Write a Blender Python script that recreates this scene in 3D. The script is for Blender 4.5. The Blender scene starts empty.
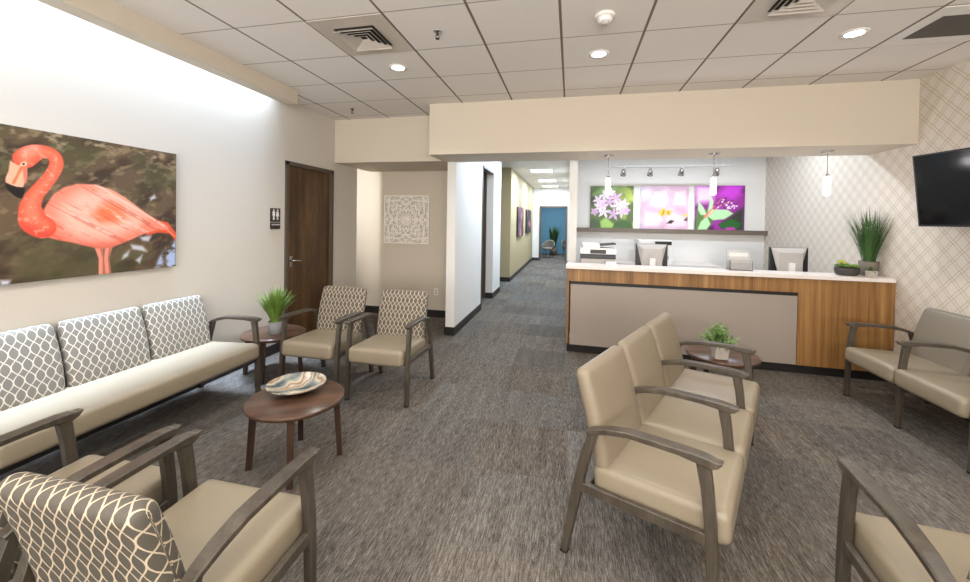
import bpy, bmesh, math, random
import numpy as np
from mathutils import Vector, Matrix
random.seed(7)
PI = math.pi
S = bpy.context.scene
C = S.collection

# ------------------------------------------------------------------ camera, world, large lights, exposure
cam_d = bpy.data.cameras.new('camera'); cam = bpy.data.objects.new('camera', cam_d); C.objects.link(cam)
yaw, pitch, roll, FPX, CY = .2166, -.0143, .0161, 389.5, 227.0
fw = Vector((-math.sin(yaw)*math.cos(pitch), math.cos(yaw)*math.cos(pitch), math.sin(pitch)))
r0 = Vector((math.cos(yaw), math.sin(yaw), 0)); u0 = r0.cross(fw)
rr = r0*math.cos(roll)+u0*math.sin(roll); uu = u0*math.cos(roll)-r0*math.sin(roll)
cam.matrix_world = Matrix(((rr.x, uu.x, -fw.x, 0), (rr.y, uu.y, -fw.y, 0), (rr.z, uu.z, -fw.z, 1.6), (0, 0, 0, 1)))
cam_d.sensor_fit = 'HORIZONTAL'; cam_d.sensor_width = 36
cam_d.lens = FPX/970*36
cam_d.shift_y = -(291-CY)/970
cam_d.clip_start = .02
S.camera = cam
S.view_settings.view_transform = 'Standard'; S.view_settings.look = 'None'
S.view_settings.exposure = 0.32; S.view_settings.gamma = 1.0
try: S.view_settings.use_curve_mapping = False
except Exception: pass
w = bpy.data.worlds.new('world'); S.world = w; w.use_nodes = True
w.node_tree.nodes['Background'].inputs[0].default_value = (.75, .85, 1, 1)
w.node_tree.nodes['Background'].inputs[1].default_value = .6

def area(name, loc, rot, sx, sy, power, col, spread=PI):
    l = bpy.data.lights.new(name, 'AREA'); l.shape = 'RECTANGLE'; l.size = sx; l.size_y = sy
    l.energy = power; l.color = col; l.spread = spread
    o = bpy.data.objects.new(name, l); o.location = loc; o.rotation_euler = rot; C.objects.link(o); return o
COOL = (.80, .88, 1.0); WARM = (1.0, .90, .78); NEUT = (1.0, .96, .92)
area('cove_downlight', (-3.27, 1.0, 3.46), (0, math.radians(-7), 0), .10, 5.6, 66, (.63, .76, 1), math.radians(34))
area('cove_light', (-3.295, 1.0, 3.46), (0, 0, 0), .15, 5.6, 56, (.56,.76,1), math.radians(75))                    # in the slot above the left wall
area('rear_fill_light', (0, -3.2, 1.75), (PI/2+math.radians(52), 0, 0), 5.2, 1.7, 430, (1, .95, .90))      # added fill behind the camera, tilted up to brighten the ceiling
for yy in (-2.0, 0.4): area('ceiling_fill_light', (0, yy, 3.0), (0, 0, 0), 4.2, .5, 16, NEUT)  # added overhead fill for the waiting room, no fixture belongs to it
for yy, e in ((6.3, 26), (8.2, 46), (11.0, 70), (13.6, 70), (15.6, 45)): area('hall_troffer_light', (-.82, yy, 3.0), (0, 0, 0), .6, .6, e, (.70, .84, 1))
area('blue_room_light', (-.8, 18.4, 2.9), (0, 0, 0), 1.2, .6, 80, COOL)
area('reception_light', (1.7, 6.0, 3.0), (0, 0, 0), 2.4, .12, 46, (.74, .86, 1))
area('passage_light', (-3.92, 5.2, 2.0), (PI/2, 0, math.radians(-30)), .08, 1.6, 16, (.95, .97, 1))

# ------------------------------------------------------------------ helpers
def lin(c):
    c = c/255.0
    return c/12.92 if c <= .04045 else ((c+.055)/1.055)**2.4
def rgb(r, g, b): return (lin(r), lin(g), lin(b), 1)

class NT:
    def __init__(s, name):
        s.m = bpy.data.materials.new(name); s.m.use_nodes = True
        s.n = s.m.node_tree.nodes; s.l = s.m.node_tree.links; s.b = s.n['Principled BSDF']
    def node(s, t, **k):
        n = s.n.new(t)
        for a, v in k.items(): setattr(n, a, v)
        return n
    def link(s, a, b): s.l.new(a, b)
    def val(s, inp, v):
        if isinstance(v, (int, float)): inp.default_value = v
        else: s.l.new(v, inp)
    def math(s, op, a, b=0.0, c=None):
        n = s.node('ShaderNodeMath', operation=op); s.val(n.inputs[0], a); s.val(n.inputs[1], b)
        if c is not None: s.val(n.inputs[2], c)
        return n.outputs[0]
    def mix(s, f, a, b):
        n = s.node('ShaderNodeMix', data_type='RGBA'); s.val(n.inputs[0], f)
        for i, v in ((6, a), (7, b)):
            if isinstance(v, tuple): n.inputs[i].default_value = v
            else: s.l.new(v, n.inputs[i])
        return n.outputs[2]
    def coord(s, kind='Object'): return s.node('ShaderNodeTexCoord').outputs[kind]
    def sep(s, v):
        n = s.node('ShaderNodeSeparateXYZ'); s.l.new(v, n.inputs[0]); return n.outputs
    def comb(s, x, y, z=0.0):
        n = s.node('ShaderNodeCombineXYZ'); s.val(n.inputs[0], x); s.val(n.inputs[1], y); s.val(n.inputs[2], z); return n.outputs[0]
    def mapping(s, v, scale=(1, 1, 1), rot=(0, 0, 0)):
        n = s.node('ShaderNodeMapping'); s.l.new(v, n.inputs[0]); n.inputs['Scale'].default_value = scale; n.inputs['Rotation'].default_value = rot
        return n.outputs[0]
    def noise(s, v, scale, detail=3, rough=.5, out=0):
        n = s.node('ShaderNodeTexNoise'); s.l.new(v, n.inputs['Vector']); n.inputs['Scale'].default_value = scale
        n.inputs['Detail'].default_value = detail; n.inputs['Roughness'].default_value = rough; return n.outputs[out]
    def ramp(s, f, stops):
        n = s.node('ShaderNodeValToRGB'); s.l.new(f, n.inputs[0]); e = n.color_ramp.elements
        while len(e) < len(stops): e.new(.5)
        for i, (p, c) in enumerate(stops): e[i].position = p; e[i].color = c
        return n.outputs[0]
    def bump(s, h, strength=.3, dist=.01):
        n = s.node('ShaderNodeBump'); s.val(n.inputs['Height'], h); n.inputs['Strength'].default_value = strength; n.inputs['Distance'].default_value = dist
        s.l.new(n.outputs[0], s.b.inputs['Normal'])
    def base(s, c):
        if isinstance(c, tuple): s.b.inputs['Base Color'].default_value = c
        else: s.l.new(c, s.b.inputs['Base Color'])
    def set(s, rough=.5, metal=0.0, spec=.5, emis=None, es=0.0, trans=0.0):
        s.b.inputs['Roughness'].default_value = rough; s.b.inputs['Metallic'].default_value = metal
        s.b.inputs['Specular IOR Level'].default_value = spec; s.b.inputs['Transmission Weight'].default_value = trans
        if emis: s.b.inputs['Emission Color'].default_value = emis; s.b.inputs['Emission Strength'].default_value = es
        return s.m

def simple(name, c, rough=.5, metal=0.0, spec=.5, var=.04, scale=20, **k):
    t = NT(name); co = t.coord()
    n = t.noise(co, scale, 3)
    dark = tuple(x*(1-var*2) for x in c[:3])+(1,); lite = tuple(min(1, x*(1+var*2)) for x in c[:3])+(1,)
    t.base(t.mix(n, dark, lite)); t.bump(n, .03, .002)
    return t.set(rough, metal, spec, **k)

M = {}
def wallpaint(name, c):
    t = NT(name); co = t.coord(); n = t.noise(co, 180, 2); n2 = t.noise(co, .6, 2)
    t.base(t.mix(n2, tuple(x*.97 for x in c[:3])+(1,), c)); t.bump(n, .08, .002); return t.set(.7, 0, .3)
M['beige'] = wallpaint('beige_wall_paint', rgb(204, 193, 176))
M['left'] = wallpaint('left_wall_paint', rgb(206, 200, 190))
M['white'] = wallpaint('white_wall_paint', rgb(226, 224, 220))
M['tan'] = wallpaint('tan_hall_paint', rgb(170, 156, 122))
M['blue'] = wallpaint('blue_wall_paint', rgb(96, 138, 156))
M['basebd'] = simple('black_rubber_base', rgb(34, 30, 28), .5)
M['plastic_w'] = simple('white_plastic', rgb(228, 226, 222), .4)
M['plastic_b'] = simple('black_plastic', rgb(22, 22, 24), .35)
M['plastic_g'] = simple('grey_plastic', rgb(176, 172, 168), .45)
M['chrome'] = simple('brushed_chrome', rgb(190, 188, 184), .25, 1.0)
M['screen'] = simple('dark_screen', rgb(8, 8, 9), .10, spec=.22)
M['counter'] = simple('white_solid_surface', rgb(226, 218, 212), .3, scale=60)
M['laminate'] = simple('taupe_laminate', rgb(150, 139, 129), .5, var=.03, scale=90)
M['kick'] = simple('black_toe_kick', rgb(20, 18, 17), .5)
M['shelf'] = simple('taupe_shelf_laminate', rgb(104, 92, 80), .45)
M['signbrown'] = simple('dark_brown_sign_plastic', rgb(52, 42, 38), .4)
M['frame_dark'] = simple('bronze_door_frame', rgb(82, 70, 60), .45)
M['doorlev'] = M['chrome']
M['ceil_paint'] = wallpaint('ceiling_board', rgb(214, 208, 200))
M['vent'] = simple('diffuser_metal', rgb(200, 192, 182), .4, .1)
M['ventdark'] = simple('dark_duct', rgb(40, 37, 35), .7)
M['grillegrey'] = simple('grey_perforated_grille', rgb(84, 79, 74), .6)
M['whitewash'] = simple('whitewashed_carved_wood', rgb(240, 233, 222), .7, var=.05, scale=60)
M['soil'] = simple('dark_soil', rgb(48, 38, 30), .9, var=.2, scale=200)

def emis(name, c, s):
    t = NT(name); t.base((.8, .8, .8, 1)); return t.set(.5, emis=c, es=s)
M['lamp'] = emis('downlight_lens', (1, .98, .95, 1), 14)
M['pendglass'] = emis('lit_frosted_glass', (1, .95, .97, 1), 5)
M['troffer'] = emis('troffer_lens', (.92, .97, 1, 1), 5)

def glassy(name, c, rough=.05):
    t = NT(name); t.base(c); return t.set(rough, 0, .5, trans=.92)
M['acrylic'] = glassy('clear_acrylic', (.95, .96, .96, 1))

# ceiling tiles
GX, GY, G = -1.318, 2.512, .61
t = NT('acoustic_ceiling_tiles'); co = t.coord(); x, y, z = t.sep(co)
def gridline(v, off, half):
    f = t.math('FRACT', t.math('ADD', t.math('MULTIPLY', t.math('SUBTRACT', v, off), 1/G), 200.5))
    return t.math('LESS_THAN', t.math('ABSOLUTE', t.math('SUBTRACT', f, .5)), half/G)
lx = gridline(x, GX, .0095); ly = gridline(y, GY, .006)
n = t.noise(co, 260, 3, .7); n2 = t.noise(co, 1.2, 2)
tile = t.mix(n, rgb(222, 217, 211), rgb(238, 234, 229))
c1 = t.mix(ly, tile, rgb(168, 158, 149)); c2 = t.mix(lx, c1, rgb(122, 110, 102))  # bar colours darkened to include the shade of the recessed tile edges
t.base(c2); t.bump(t.math('SUBTRACT', t.math('MULTIPLY', n, .3), t.math('MAXIMUM', lx, ly)), .35, .004)
M['tiles'] = t.set(.8, 0, .2)

# carpet tiles
t = NT('streaked_carpet_tiles'); co = t.coord(); x, y, z = t.sep(co)
TW = .61
tx = t.math('FLOOR', t.math('MULTIPLY', x, 1/TW)); ty = t.math('FLOOR', t.math('MULTIPLY', y, 1/TW))
wn = t.node('ShaderNodeTexWhiteNoise', noise_dimensions='2D'); t.link(t.comb(tx, ty), wn.inputs['Vector'])
wv = wn.outputs['Value']
off = t.math('MULTIPLY', wv, 37.0)
v1 = t.comb(t.math('MULTIPLY', x, 190.0), t.math('ADD', t.math('MULTIPLY', y, 18.0), off), off)
s1 = t.noise(v1, 1.0, 2, .6)
v2 = t.comb(t.math('MULTIPLY', x, 330.0), t.math('ADD', t.math('MULTIPLY', y, 170.0), off), off)
s2 = t.noise(v2, 1.0, 2, .7)
v3 = t.comb(t.math('MULTIPLY', x, 14.0), t.math('ADD', t.math('MULTIPLY', y, 1.2), off), off)
s3 = t.noise(v3, 1.0, 2, .6)
mixv = t.math('ADD', t.math('ADD', t.math('MULTIPLY', s1, .51), t.math('MULTIPLY', s2, .35)), t.math('ADD', t.math('MULTIPLY', s3, .14), t.math('MULTIPLY', t.math('SUBTRACT', wv, .5), .05)))
c = t.ramp(mixv, [(.34, rgb(50, 46, 42)), (.46, rgb(84, 78, 73)), (.55, rgb(110, 104, 98)), (.68, rgb(144, 138, 131))])
wn2 = t.node('ShaderNodeTexWhiteNoise', noise_dimensions='2D'); t.link(t.comb(t.math('ADD', tx, 31.0), ty), wn2.inputs['Vector'])
tint = t.mix(wn2.outputs['Value'], (1.02, .98, .92, 1), (.95, 1.0, 1.04, 1))
mm = t.node('ShaderNodeMix', data_type='RGBA', blend_type='MULTIPLY'); mm.inputs[0].default_value = 1; t.link(c, mm.inputs[6]); t.link(tint, mm.inputs[7])
t.base(mm.outputs[2]); t.bump(t.math('ADD', s2, t.math('MULTIPLY', s1, .6)), .5, .005)
M['carpet'] = t.set(.95, 0, .1)

# diagonal lattice wallpaper
t = NT('lattice_wallpaper'); co = t.coord(); x, y, z = t.sep(co)
P = .165
def lat(a):
    q = t.math('MULTIPLY', a, 1/P)
    f = t.math('ABSOLUTE', t.math('SUBTRACT', t.math('FRACT', t.math('ADD', q, 100.0)), .5))   # 0..0.5
    l1 = t.math('LESS_THAN', t.math('ABSOLUTE', t.math('SUBTRACT', f,   .115)), .026)
    return l1
wob = .0025
a = t.math('ADD', t.math('ADD', y, z), t.math('MULTIPLY', t.math('SINE', t.math('MULTIPLY', t.math('SUBTRACT', y, z), 2*PI/P)), wob))
b = t.math('ADD', t.math('SUBTRACT', y, z), t.math('MULTIPLY', t.math('SINE', t.math('MULTIPLY', t.math('ADD', y, z), 2*PI/P)), wob))
lm = t.math('MAXIMUM', lat(a), lat(b))
nn = t.noise(co, 300, 2)
bg = t.mix(nn, rgb(208, 200, 188), rgb(218, 211, 200))
t.base(t.mix(lm, bg, rgb(188, 170, 145))); t.bump(nn, .1, .002)
M['wallpaper'] = t.set(.6, 0, .3)

# woods
def wood(name, c0, c1, c2, axis, scale=9, stretch=.06, rough=.4, spec=.5):
    t = NT(name); co = t.coord(); sc = [1, 1, 1]; sc[axis] = stretch
    v = t.mapping(co, tuple(sc)); n = t.noise(v, scale, 4, .6); n2 = t.noise(v, scale*7, 3, .6)
    f = t.math('ADD', t.math('MULTIPLY', n, .65), t.math('MULTIPLY', n2, .35))
    t.base(t.ramp(f, [(.35, c0), (.5, c1), (.65, c2)])); t.bump(n2, .05, .002); return t.set(rough, 0, spec)
M['deskwood'] = wood('zebra_desk_laminate', rgb(102, 70, 34), rgb(140, 100, 54), rgb(168, 128, 78), 2, 15, .02, .45)
M['doorwood'] = wood('dark_walnut_door', rgb(50, 33, 18), rgb(78, 54, 30), rgb(104, 76, 46), 2, 7, .12, .35)
M['walnut'] = wood('walnut_table_top', rgb(58, 40, 30), rgb(80, 57, 43), rgb(100, 73, 57), 0, 12, .08, .3)
M['walnutleg'] = wood('walnut_table_leg', rgb(38, 27, 20), rgb(54, 38, 29), rgb(70, 51, 39), 2, 12, .1, .35)
M['chairframe'] = wood('grey_brown_chair_frame', rgb(52, 46, 39), rgb(68, 61, 52), rgb(82, 75, 65), 2, 14, .15, .38)
M['footb'] = simple('black_rubber_glide', rgb(20, 20, 20), .6)

def vinyl(name, c, rough=.38):
    t = NT(name); uv = t.coord('UV'); v = t.mapping(uv, (60, 500, 1)); n = t.noise(v, 1.0, 2); v2 = t.mapping(uv, (500, 60, 1)); n2 = t.noise(v2, 1.0, 2)
    f = t.math('ADD', t.math('MULTIPLY', n, .5), t.math('MULTIPLY', n2, .5))
    t.base(t.mix(f, tuple(k*.82 for k in c[:3])+(1,), tuple(min(1, k*1.12) for k in c[:3])+(1,))); t.bump(f, .15, .002)
    return t.set(rough, 0, .5)
M['vinyl'] = vinyl('beige_woven_vinyl', rgb(138, 127, 108))
M['vinyl_back'] = vinyl('beige_woven_vinyl_back', rgb(129, 117, 99), .5)
M['vinyl_grey'] = vinyl('taupe_grey_upholstery', rgb(124, 116, 103), .5)

# ogee lattice upholstery: interlaced wavy lines make ovals with small diamonds between
def ogee(name, ground1, ground2, line, px, py):
    t = NT(name); uv = t.coord('UV'); x, y, z = t.sep(uv)
    PX, PY, W = px, py, .068
    sx = t.math('MULTIPLY', x, 1/PX); ph = t.math('MULTIPLY', y, 2*PI/PY); s = t.math('MULTIPLY', t.math('SINE', ph), .5)
    def fam(sign, off):
        f = t.math('FRACT', t.math('ADD', t.math('MULTIPLY_ADD', s, sign, sx), 100+off))
        return t.math('ABSOLUTE', t.math('SUBTRACT', f, .5))
    d = t.math('MINIMUM', fam(1.0, .5), fam(-1.0, .5))
    m = t.math('LESS_THAN', d, W)
    n = t.noise(t.mapping(uv, (400, 400, 1)), 1.0, 2)
    g = t.mix(n, ground1, ground2)
    t.base(t.mix(m, g, line)); t.bump(t.math('ADD', n, m), .15, .002)
    return t.set(.6, 0, .4)
M['ogee'] = ogee('ogee_fabric', rgb(72, 68, 60), rgb(92, 87, 78), rgb(184, 170, 148), .044, .150)
M['ogee_sofa'] = ogee('ogee_fabric_sofa', rgb(98, 93, 84), rgb(114, 108, 98), rgb(184, 175, 158), .049, .166)

def vcol(name, rough=.4):
    t = NT(name); a = t.node('ShaderNodeAttribute'); a.attribute_name = 'Col'; t.link(a.outputs['Color'], t.b.inputs['Base Color']); return t.set(rough)
M['print'] = vcol('printed_canvas')

def leafmat(name, c0, c1):
    t = NT(name); n = t.noise(t.coord(), 25, 2); t.base(t.mix(n, c0, c1)); return t.set(.5)
M['grass'] = leafmat('bright_grass_blades', rgb(48, 80, 20), rgb(132, 164, 70))
M['darkgrass'] = leafmat('dark_grass_blades', rgb(22, 56, 22), rgb(84, 120, 62))
M['leaf'] = leafmat('small_leaves', rgb(56, 88, 40), rgb(128, 158, 88))
M['succ'] = leafmat('succulent_leaves', rgb(60, 110, 40), rgb(130, 160, 70))
M['succy'] = leafmat('yellow_green_rosette', rgb(150, 160, 40), rgb(206, 200, 80))
def pot(name, c, sc=40):
    t = NT(name); n = t.noise(t.coord(), sc, 4, .7); t.base(t.mix(n, tuple(k*.7 for k in c[:3])+(1,), tuple(min(1, k*1.25) for k in c[:3])+(1,))); t.bump(n, .4, .004); return t.set(.8)
M['concrete'] = pot('grey_concrete_pot', rgb(128, 128, 130)); M['potwhite'] = pot('whitewashed_pot', rgb(178, 170, 160))
M['potbrown'] = pot('woven_taupe_pot', rgb(108, 98, 86), 120); M['bowlgrey'] = pot('dark_stone_bowl', rgb(66, 61, 58), 60)
# marbled glass dish
t = NT('marbled_glass_dish'); co = t.coord(); n = t.noise(co, 6, 4, .6); 
wv = t.node('ShaderNodeTexWave', wave_type='BANDS'); t.link(co, wv.inputs[0]); wv.inputs['Scale'].default_value = 2; wv.inputs['Distortion'].default_value = 14; wv.inputs['Detail'].default_value = 3
t.base(t.ramp(t.math('ADD', t.math('MULTIPLY', n, .6), t.math('MULTIPLY', wv.outputs[1], .4)), [(.25, rgb(70, 80, 88)), (.4, rgb(138, 142, 138)), (.5, rgb(190, 180, 160)), (.6, rgb(138, 108, 80)), (.75, rgb(206, 202, 190))]))
M['dish'] = t.set(.12)

class MB:
    def __init__(s): s.v = []; s.f = []; s.sm = []; s.uv = None
    def add(s, v, f, smooth=False):
        o = len(s.v); s.v += [tuple(p) for p in v]; s.f += [tuple(i+o for i in q) for q in f]; s.sm += [smooth]*len(f)
    def box(s, c, d, rz=0.0, rx=0.0, ry=0.0):
        R = Matrix.Rotation(rz, 3, 'Z') @ Matrix.Rotation(ry, 3, 'Y') @ Matrix.Rotation(rx, 3, 'X')
        v = [Vector(c)+R @ Vector((sx*d[0]/2, sy*d[1]/2, sz*d[2]/2)) for sx in (-1, 1) for sy in (-1, 1) for sz in (-1, 1)]
        s.add(v, [(0, 1, 3, 2), (4, 6, 7, 5), (0, 4, 5, 1), (2, 3, 7, 6), (0, 2, 6, 4), (1, 5, 7, 3)])
    def span(s, x0, x1, y0, y1, z0, z1):
        s.box(((x0+x1)/2, (y0+y1)/2, (z0+z1)/2), (abs(x1-x0), abs(y1-y0), abs(z1-z0)))
    def lathe(s, prof, c=(0, 0, 0), n=32, ell=(1, 1), smooth=True, cap0=True, cap1=True, squish=None):
        v = []; f = []
        for (r, z) in prof:
            for k in range(n):
                a = 2*PI*k/n; v.append((c[0]+r*ell[0]*math.cos(a), c[1]+r*ell[1]*math.sin(a), c[2]+z))
        m = len(prof)
        for i in range(m-1):
            for k in range(n):
                k2 = (k+1) % n; f.append((i*n+k, i*n+k2, (i+1)*n+k2, (i+1)*n+k))
        if cap0: f.append(tuple(reversed(range(n))))
        if cap1: f.append(tuple(range((m-1)*n, m*n)))
        s.add(v, f, smooth)
    def tube(s, pts, r, n=8, taper=None, closed=False):
        pts = [Vector(p) for p in pts]; v = []; f = []; m = len(pts); up = None
        for i, p in enumerate(pts):
            if closed: d = pts[(i+1) % m]-pts[i-1]
            else: d = pts[min(i+1, m-1)]-pts[max(i-1, 0)]
            d.normalize()
            if up is None: up = d.orthogonal().normalized()
            a = (up-d*up.dot(d)).normalized(); up = a; b = d.cross(a)
            rad = r if taper is None else r*taper[i]
            for k in range(n):
                t_ = 2*PI*k/n; v.append(p+a*rad*math.cos(t_)+b*rad*math.sin(t_))
        for i in range(m if closed else m-1):
            j = (i+1) % m
            for k in range(n):
                k2 = (k+1) % n; f.append((i*n+k, i*n+k2, j*n+k2, j*n+k))
        if not closed: f += [tuple(reversed(range(n))), tuple(range((m-1)*n, m*n))]
        s.add(v, f, True)
    def bar(s, path, wx, x=0.0, ch=.006):
        """bar in the YZ plane at x: path of (y, z, thickness[, width]); chamfered section"""
        v = []; f = []; m = len(path); n = 8
        for i, p in enumerate(path):
            y0, z0, th = p[:3]; w_ = (p[3] if len(p) > 3 else wx)/2; h = th/2; c_ = min(ch, w_*.6, h*.6)
            a = path[max(i-1, 0)]; b = path[min(i+1, m-1)]
            d = Vector((0, b[0]-a[0], b[1]-a[1])).normalized(); nn_ = Vector((0, -d.z, d.y))
            for (sx, sn) in ((w_-c_, h), (w_, h-c_), (w_, -h+c_), (w_-c_, -h), (-w_+c_, -h), (-w_, -h+c_), (-w_, h-c_), (-w_+c_, h)):
                v.append(Vector((x+sx, y0, z0))+nn_*sn)
        for i in range(m-1):
            for k in range(n):
                k2 = (k+1) % n; f.append((i*n+k, (i+1)*n+k, (i+1)*n+k2, i*n+k2))
        f += [tuple(range(n)), tuple(reversed(range((m-1)*n, m*n)))]
        s.add(v, f, False)
    def build(s, name, mat, parent=None, bevel=0.0, loc=None, flip=False):
        me = bpy.data.meshes.new(name); me.from_pydata(s.v, [], s.f); me.update()
        bm = bmesh.new(); bm.from_mesh(me); bmesh.ops.recalc_face_normals(bm, faces=bm.faces)
        for fc, sm in zip(bm.faces, s.sm): fc.smooth = sm
        if bevel: bmesh.ops.bevel(bm, geom=list(bm.edges), offset=bevel, segments=2, profile=.6, affect='EDGES', clamp_overlap=True)
        bm.to_mesh(me); bm.free(); me.materials.append(mat)
        o = bpy.data.objects.new(name, me); C.objects.link(o)
        if parent: o.parent = parent
        if loc: o.location = loc
        return o

def tag(o, label=None, cat=None, group=None, kind=None):
    if label: o['label'] = label
    if cat: o['category'] = cat
    if group: o['group'] = group
    if kind: o['kind'] = kind
    return o
def thing(name, label, cat, loc=(0, 0, 0), rz=0.0, group=None):
    o = bpy.data.objects.new(name, None); C.objects.link(o); o.location = loc; o.rotation_euler = (0, 0, rz); o.empty_display_size = .1
    return tag(o, label, cat, group)
def struct(name, mb, mat, label=None, bevel=0.0):
    o = mb.build(name, mat, bevel=bevel); o['kind'] = 'structure'; o['label'] = label or name.replace('_', ' '); o['category'] = name.split('_')[0]; return o
def dup(root, loc, rz, label, group=None):
    r = root.copy(); C.objects.link(r); r.location = loc; r.rotation_euler = (0, 0, rz); r['label'] = label
    if group: r['group'] = group
    for ch in list(root.children):
        c_ = ch.copy(); C.objects.link(c_); c_.parent = r
        for g in list(ch.children):
            d = g.copy(); C.objects.link(d); d.parent = c_
    return r
def B(x0, x1, y0, y1, z0, z1): m = MB(); m.span(x0, x1, y0, y1, z0, z1); return m

# ------------------------------------------------------------------ the room shell
XL, XR, CZ = -3.39, 3.27, 3.045
BY0, BY1, BZ = 4.595, 5.25, 2.42
struct('floor', B(-6.0, 3.6, -3.6, 21.0, -.05, 0), M['carpet'], 'streaked grey brown carpet tile floor')
# ceilings: main room (with the slot beside the left wall), then past the beam
m = B(-3.05, XR, -3.5, BY0+.05, CZ, CZ+.06); m.span(XL, -3.05, 3.87, BY0+.05, CZ, CZ+.06); m.span(XL, -1.74, BY0+.05, 5.1, CZ, CZ+.06)
struct('ceiling', m, M['tiles'], 'suspended acoustic tile ceiling of the waiting room')
m = B(-5.2, XR, BY1-.1, 21.0, CZ, CZ+.06); m.span(-5.2, XL-.06, 4.4, BY1-.1, CZ, CZ+.06)
struct('ceiling_hall', m, M['ceil_paint'], 'pale ceiling beyond the beam')
# slot well above the left wall
m = MB(); m.span(-3.20, -3.05, -3.5, 3.87, 2.90, CZ+.01)
struct('trim_1', m, M['beige'], 'long beige soffit strip along the left wall slot')
m = MB(); m.span(-3.20, -3.15, -3.5, 3.87, CZ, 3.56); m.span(XL, -3.15, 3.87, 3.92, CZ-.0, 3.56); m.span(XL, -3.15, -3.5, 3.92, 3.52, 3.56)
struct('trim_2', m, M['white'], 'light slot well above the left wall')
DY0, DY1, DZ = 4.10, 5.05, 2.30
m = MB(); m.span(XL-.12, XL, -3.5, DY0, 0, 3.56); m.span(XL-.12, XL, DY1, 5.72, 0, CZ); m.span(XL-.12, XL, DY0, DY1, DZ, CZ); 
m.span(XL-.12, XL, DY0, 3.9, CZ, 3.56)
struct('wall_left', m, M['left'], 'long left wall washed by the cove light')
m = MB(); m.span(-5.2, -1.692, 6.13, 6.25, 0, CZ); m.span(-5.2, XL-.12, 4.4, 4.5, 0, CZ); m.span(-5.2, -5.1, 4.5, 6.13, 0, CZ)
struct('wall_alcove', m, M['beige'], 'beige back wall of the recess behind the chairs')
struct('wall_alcove_soffit', B(XL, -1.74, 5.10, 6.13, BZ, CZ), M['beige'], 'beige soffit over the recess')
struct('wall_beam', B(-1.74, XR, BY0, BY1, BZ, CZ), M['beige'], 'wide dropped beam over the reception opening')
struct('wall_right', B(XR, XR+.12, -3.5, 7.73, 0, CZ), M['wallpaper'], 'right wall with diagonal lattice wallpaper')
struct('wall_reception', B(.075, XR, 7.61, 7.73, 0, CZ), M['white'], 'white back wall behind the reception desk')
struct('wall_hall_right', B(-.03, .08, 5.55, 16.5, 0, CZ), M['white'], 'white partition between hall and reception')
struct('wall_column', B(-1.692, -1.568, 5.203, 6.85, 0, CZ), M['white'], 'white wall end beside the hall entrance')
m = MB(); m.span(-1.718, -1.568, 7.943, 8.78, 0, CZ); m.span(-1.692, -1.568, 6.85, 7.943, 2.62, CZ)
struct('wall_hall_stub', m, M['white'], 'short white wall stub further down the hall')
m = MB(); m.span(-3.2, -1.57, 10.30, 10.42, 0, CZ); m.span(-1.69, -1.57, 10.42, 16.5, 0, CZ); m.span(-3.3, -3.2, 6.25, 10.42, 0, CZ); m.span(-3.2, -1.718, 7.943, 8.06, 0, CZ)
struct('wall_hall_left', m, M['tan'], 'tan left wall of the long hall')
m = MB(); m.span(-1.69, -1.235, 16.5, 16.62, 0, CZ); m.span(-.20, .075, 16.5, 16.62, 0, CZ); m.span(-1.235, -.20, 16.5, 16.62, 2.25, CZ)
struct('wall_hall_end', m, M['white'], 'white end wall of the hall')
m = MB(); m.span(-3.0, 1.5, 20.3, 20.4, 0, CZ); m.span(-3.0, -2.9, 16.62, 20.3, 0, CZ); m.span(1.4, 1.5, 16.62, 20.3, 0, CZ)
m.span(-3.0, -1.69, 16.5, 16.62, 0, CZ); m.span(.075, 1.5, 16.5, 16.62, 0, CZ)
struct('wall_far_room', m, M['blue'], 'blue walls of the far room')
# rear wall behind the camera; its unseen window is added to go with the fill
m = MB(); m.span(XL, XR, -3.5, -3.38, 0, .85); m.span(XL, XR, -3.5, -3.38, 2.65, CZ); m.span(XL, -2.7, -3.5, -3.38, .85, 2.65); m.span(2.7, XR, -3.5, -3.38, .85, 2.65)
struct('wall_rear', m, M['beige'], 'rear wall with an added window opening')
m = MB()
for xx in (-2.7, -.9, .9, 2.7): m.span(xx-.03, xx+.03, -3.5, -3.38, .85, 2.65)
m.span(-2.7, 2.7, -3.5, -3.38, .85, .9); m.span(-2.7, 2.7, -3.5, -3.38, 2.6, 2.65)
struct('window_1', m, M['frame_dark'], 'unseen window frame added with the rear fill light')
# baseboards
def basebd(name, spans, lab):
    m = MB()
    for s_ in spans: m.span(*s_)
    struct(name, m, M['basebd'], lab)
H = .115
basebd('baseboard_left', [(XL, XL+.012, -3.38, DY0-.05, 0, H), (XL, XL+.012, DY1+.05, 5.72, 0, H)], 'black base along the left wall')
basebd('baseboard_alcove', [(-5.1, -1.692, 6.118, 6.13, 0, H)], 'black base along the recess')
basebd('baseboard_column', [(-1.704, -1.556, 5.191, 5.203, 0, H), (-1.568, -1.556, 5.203, 6.86, 0, H), (-1.704, -1.692, 5.203, 6.118, 0, H)], 'black base around the white wall end')
basebd('baseboard_hall', [(-1.73, -1.556, 7.931, 7.943, 0, H), (-1.568, -1.556, 7.943, 8.79, 0, H), (-3.2, -1.558, 10.288, 10.30, 0, H), (-1.57, -1.558, 10.30, 16.5, 0, H), (-1.57, -1.29, 16.488, 16.5, 0, H)], 'black base along the hall')
basebd('baseboard_right', [(XR-.012, XR, -3.38, 4.9, 0, H)], 'black base along the right wall')

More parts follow.
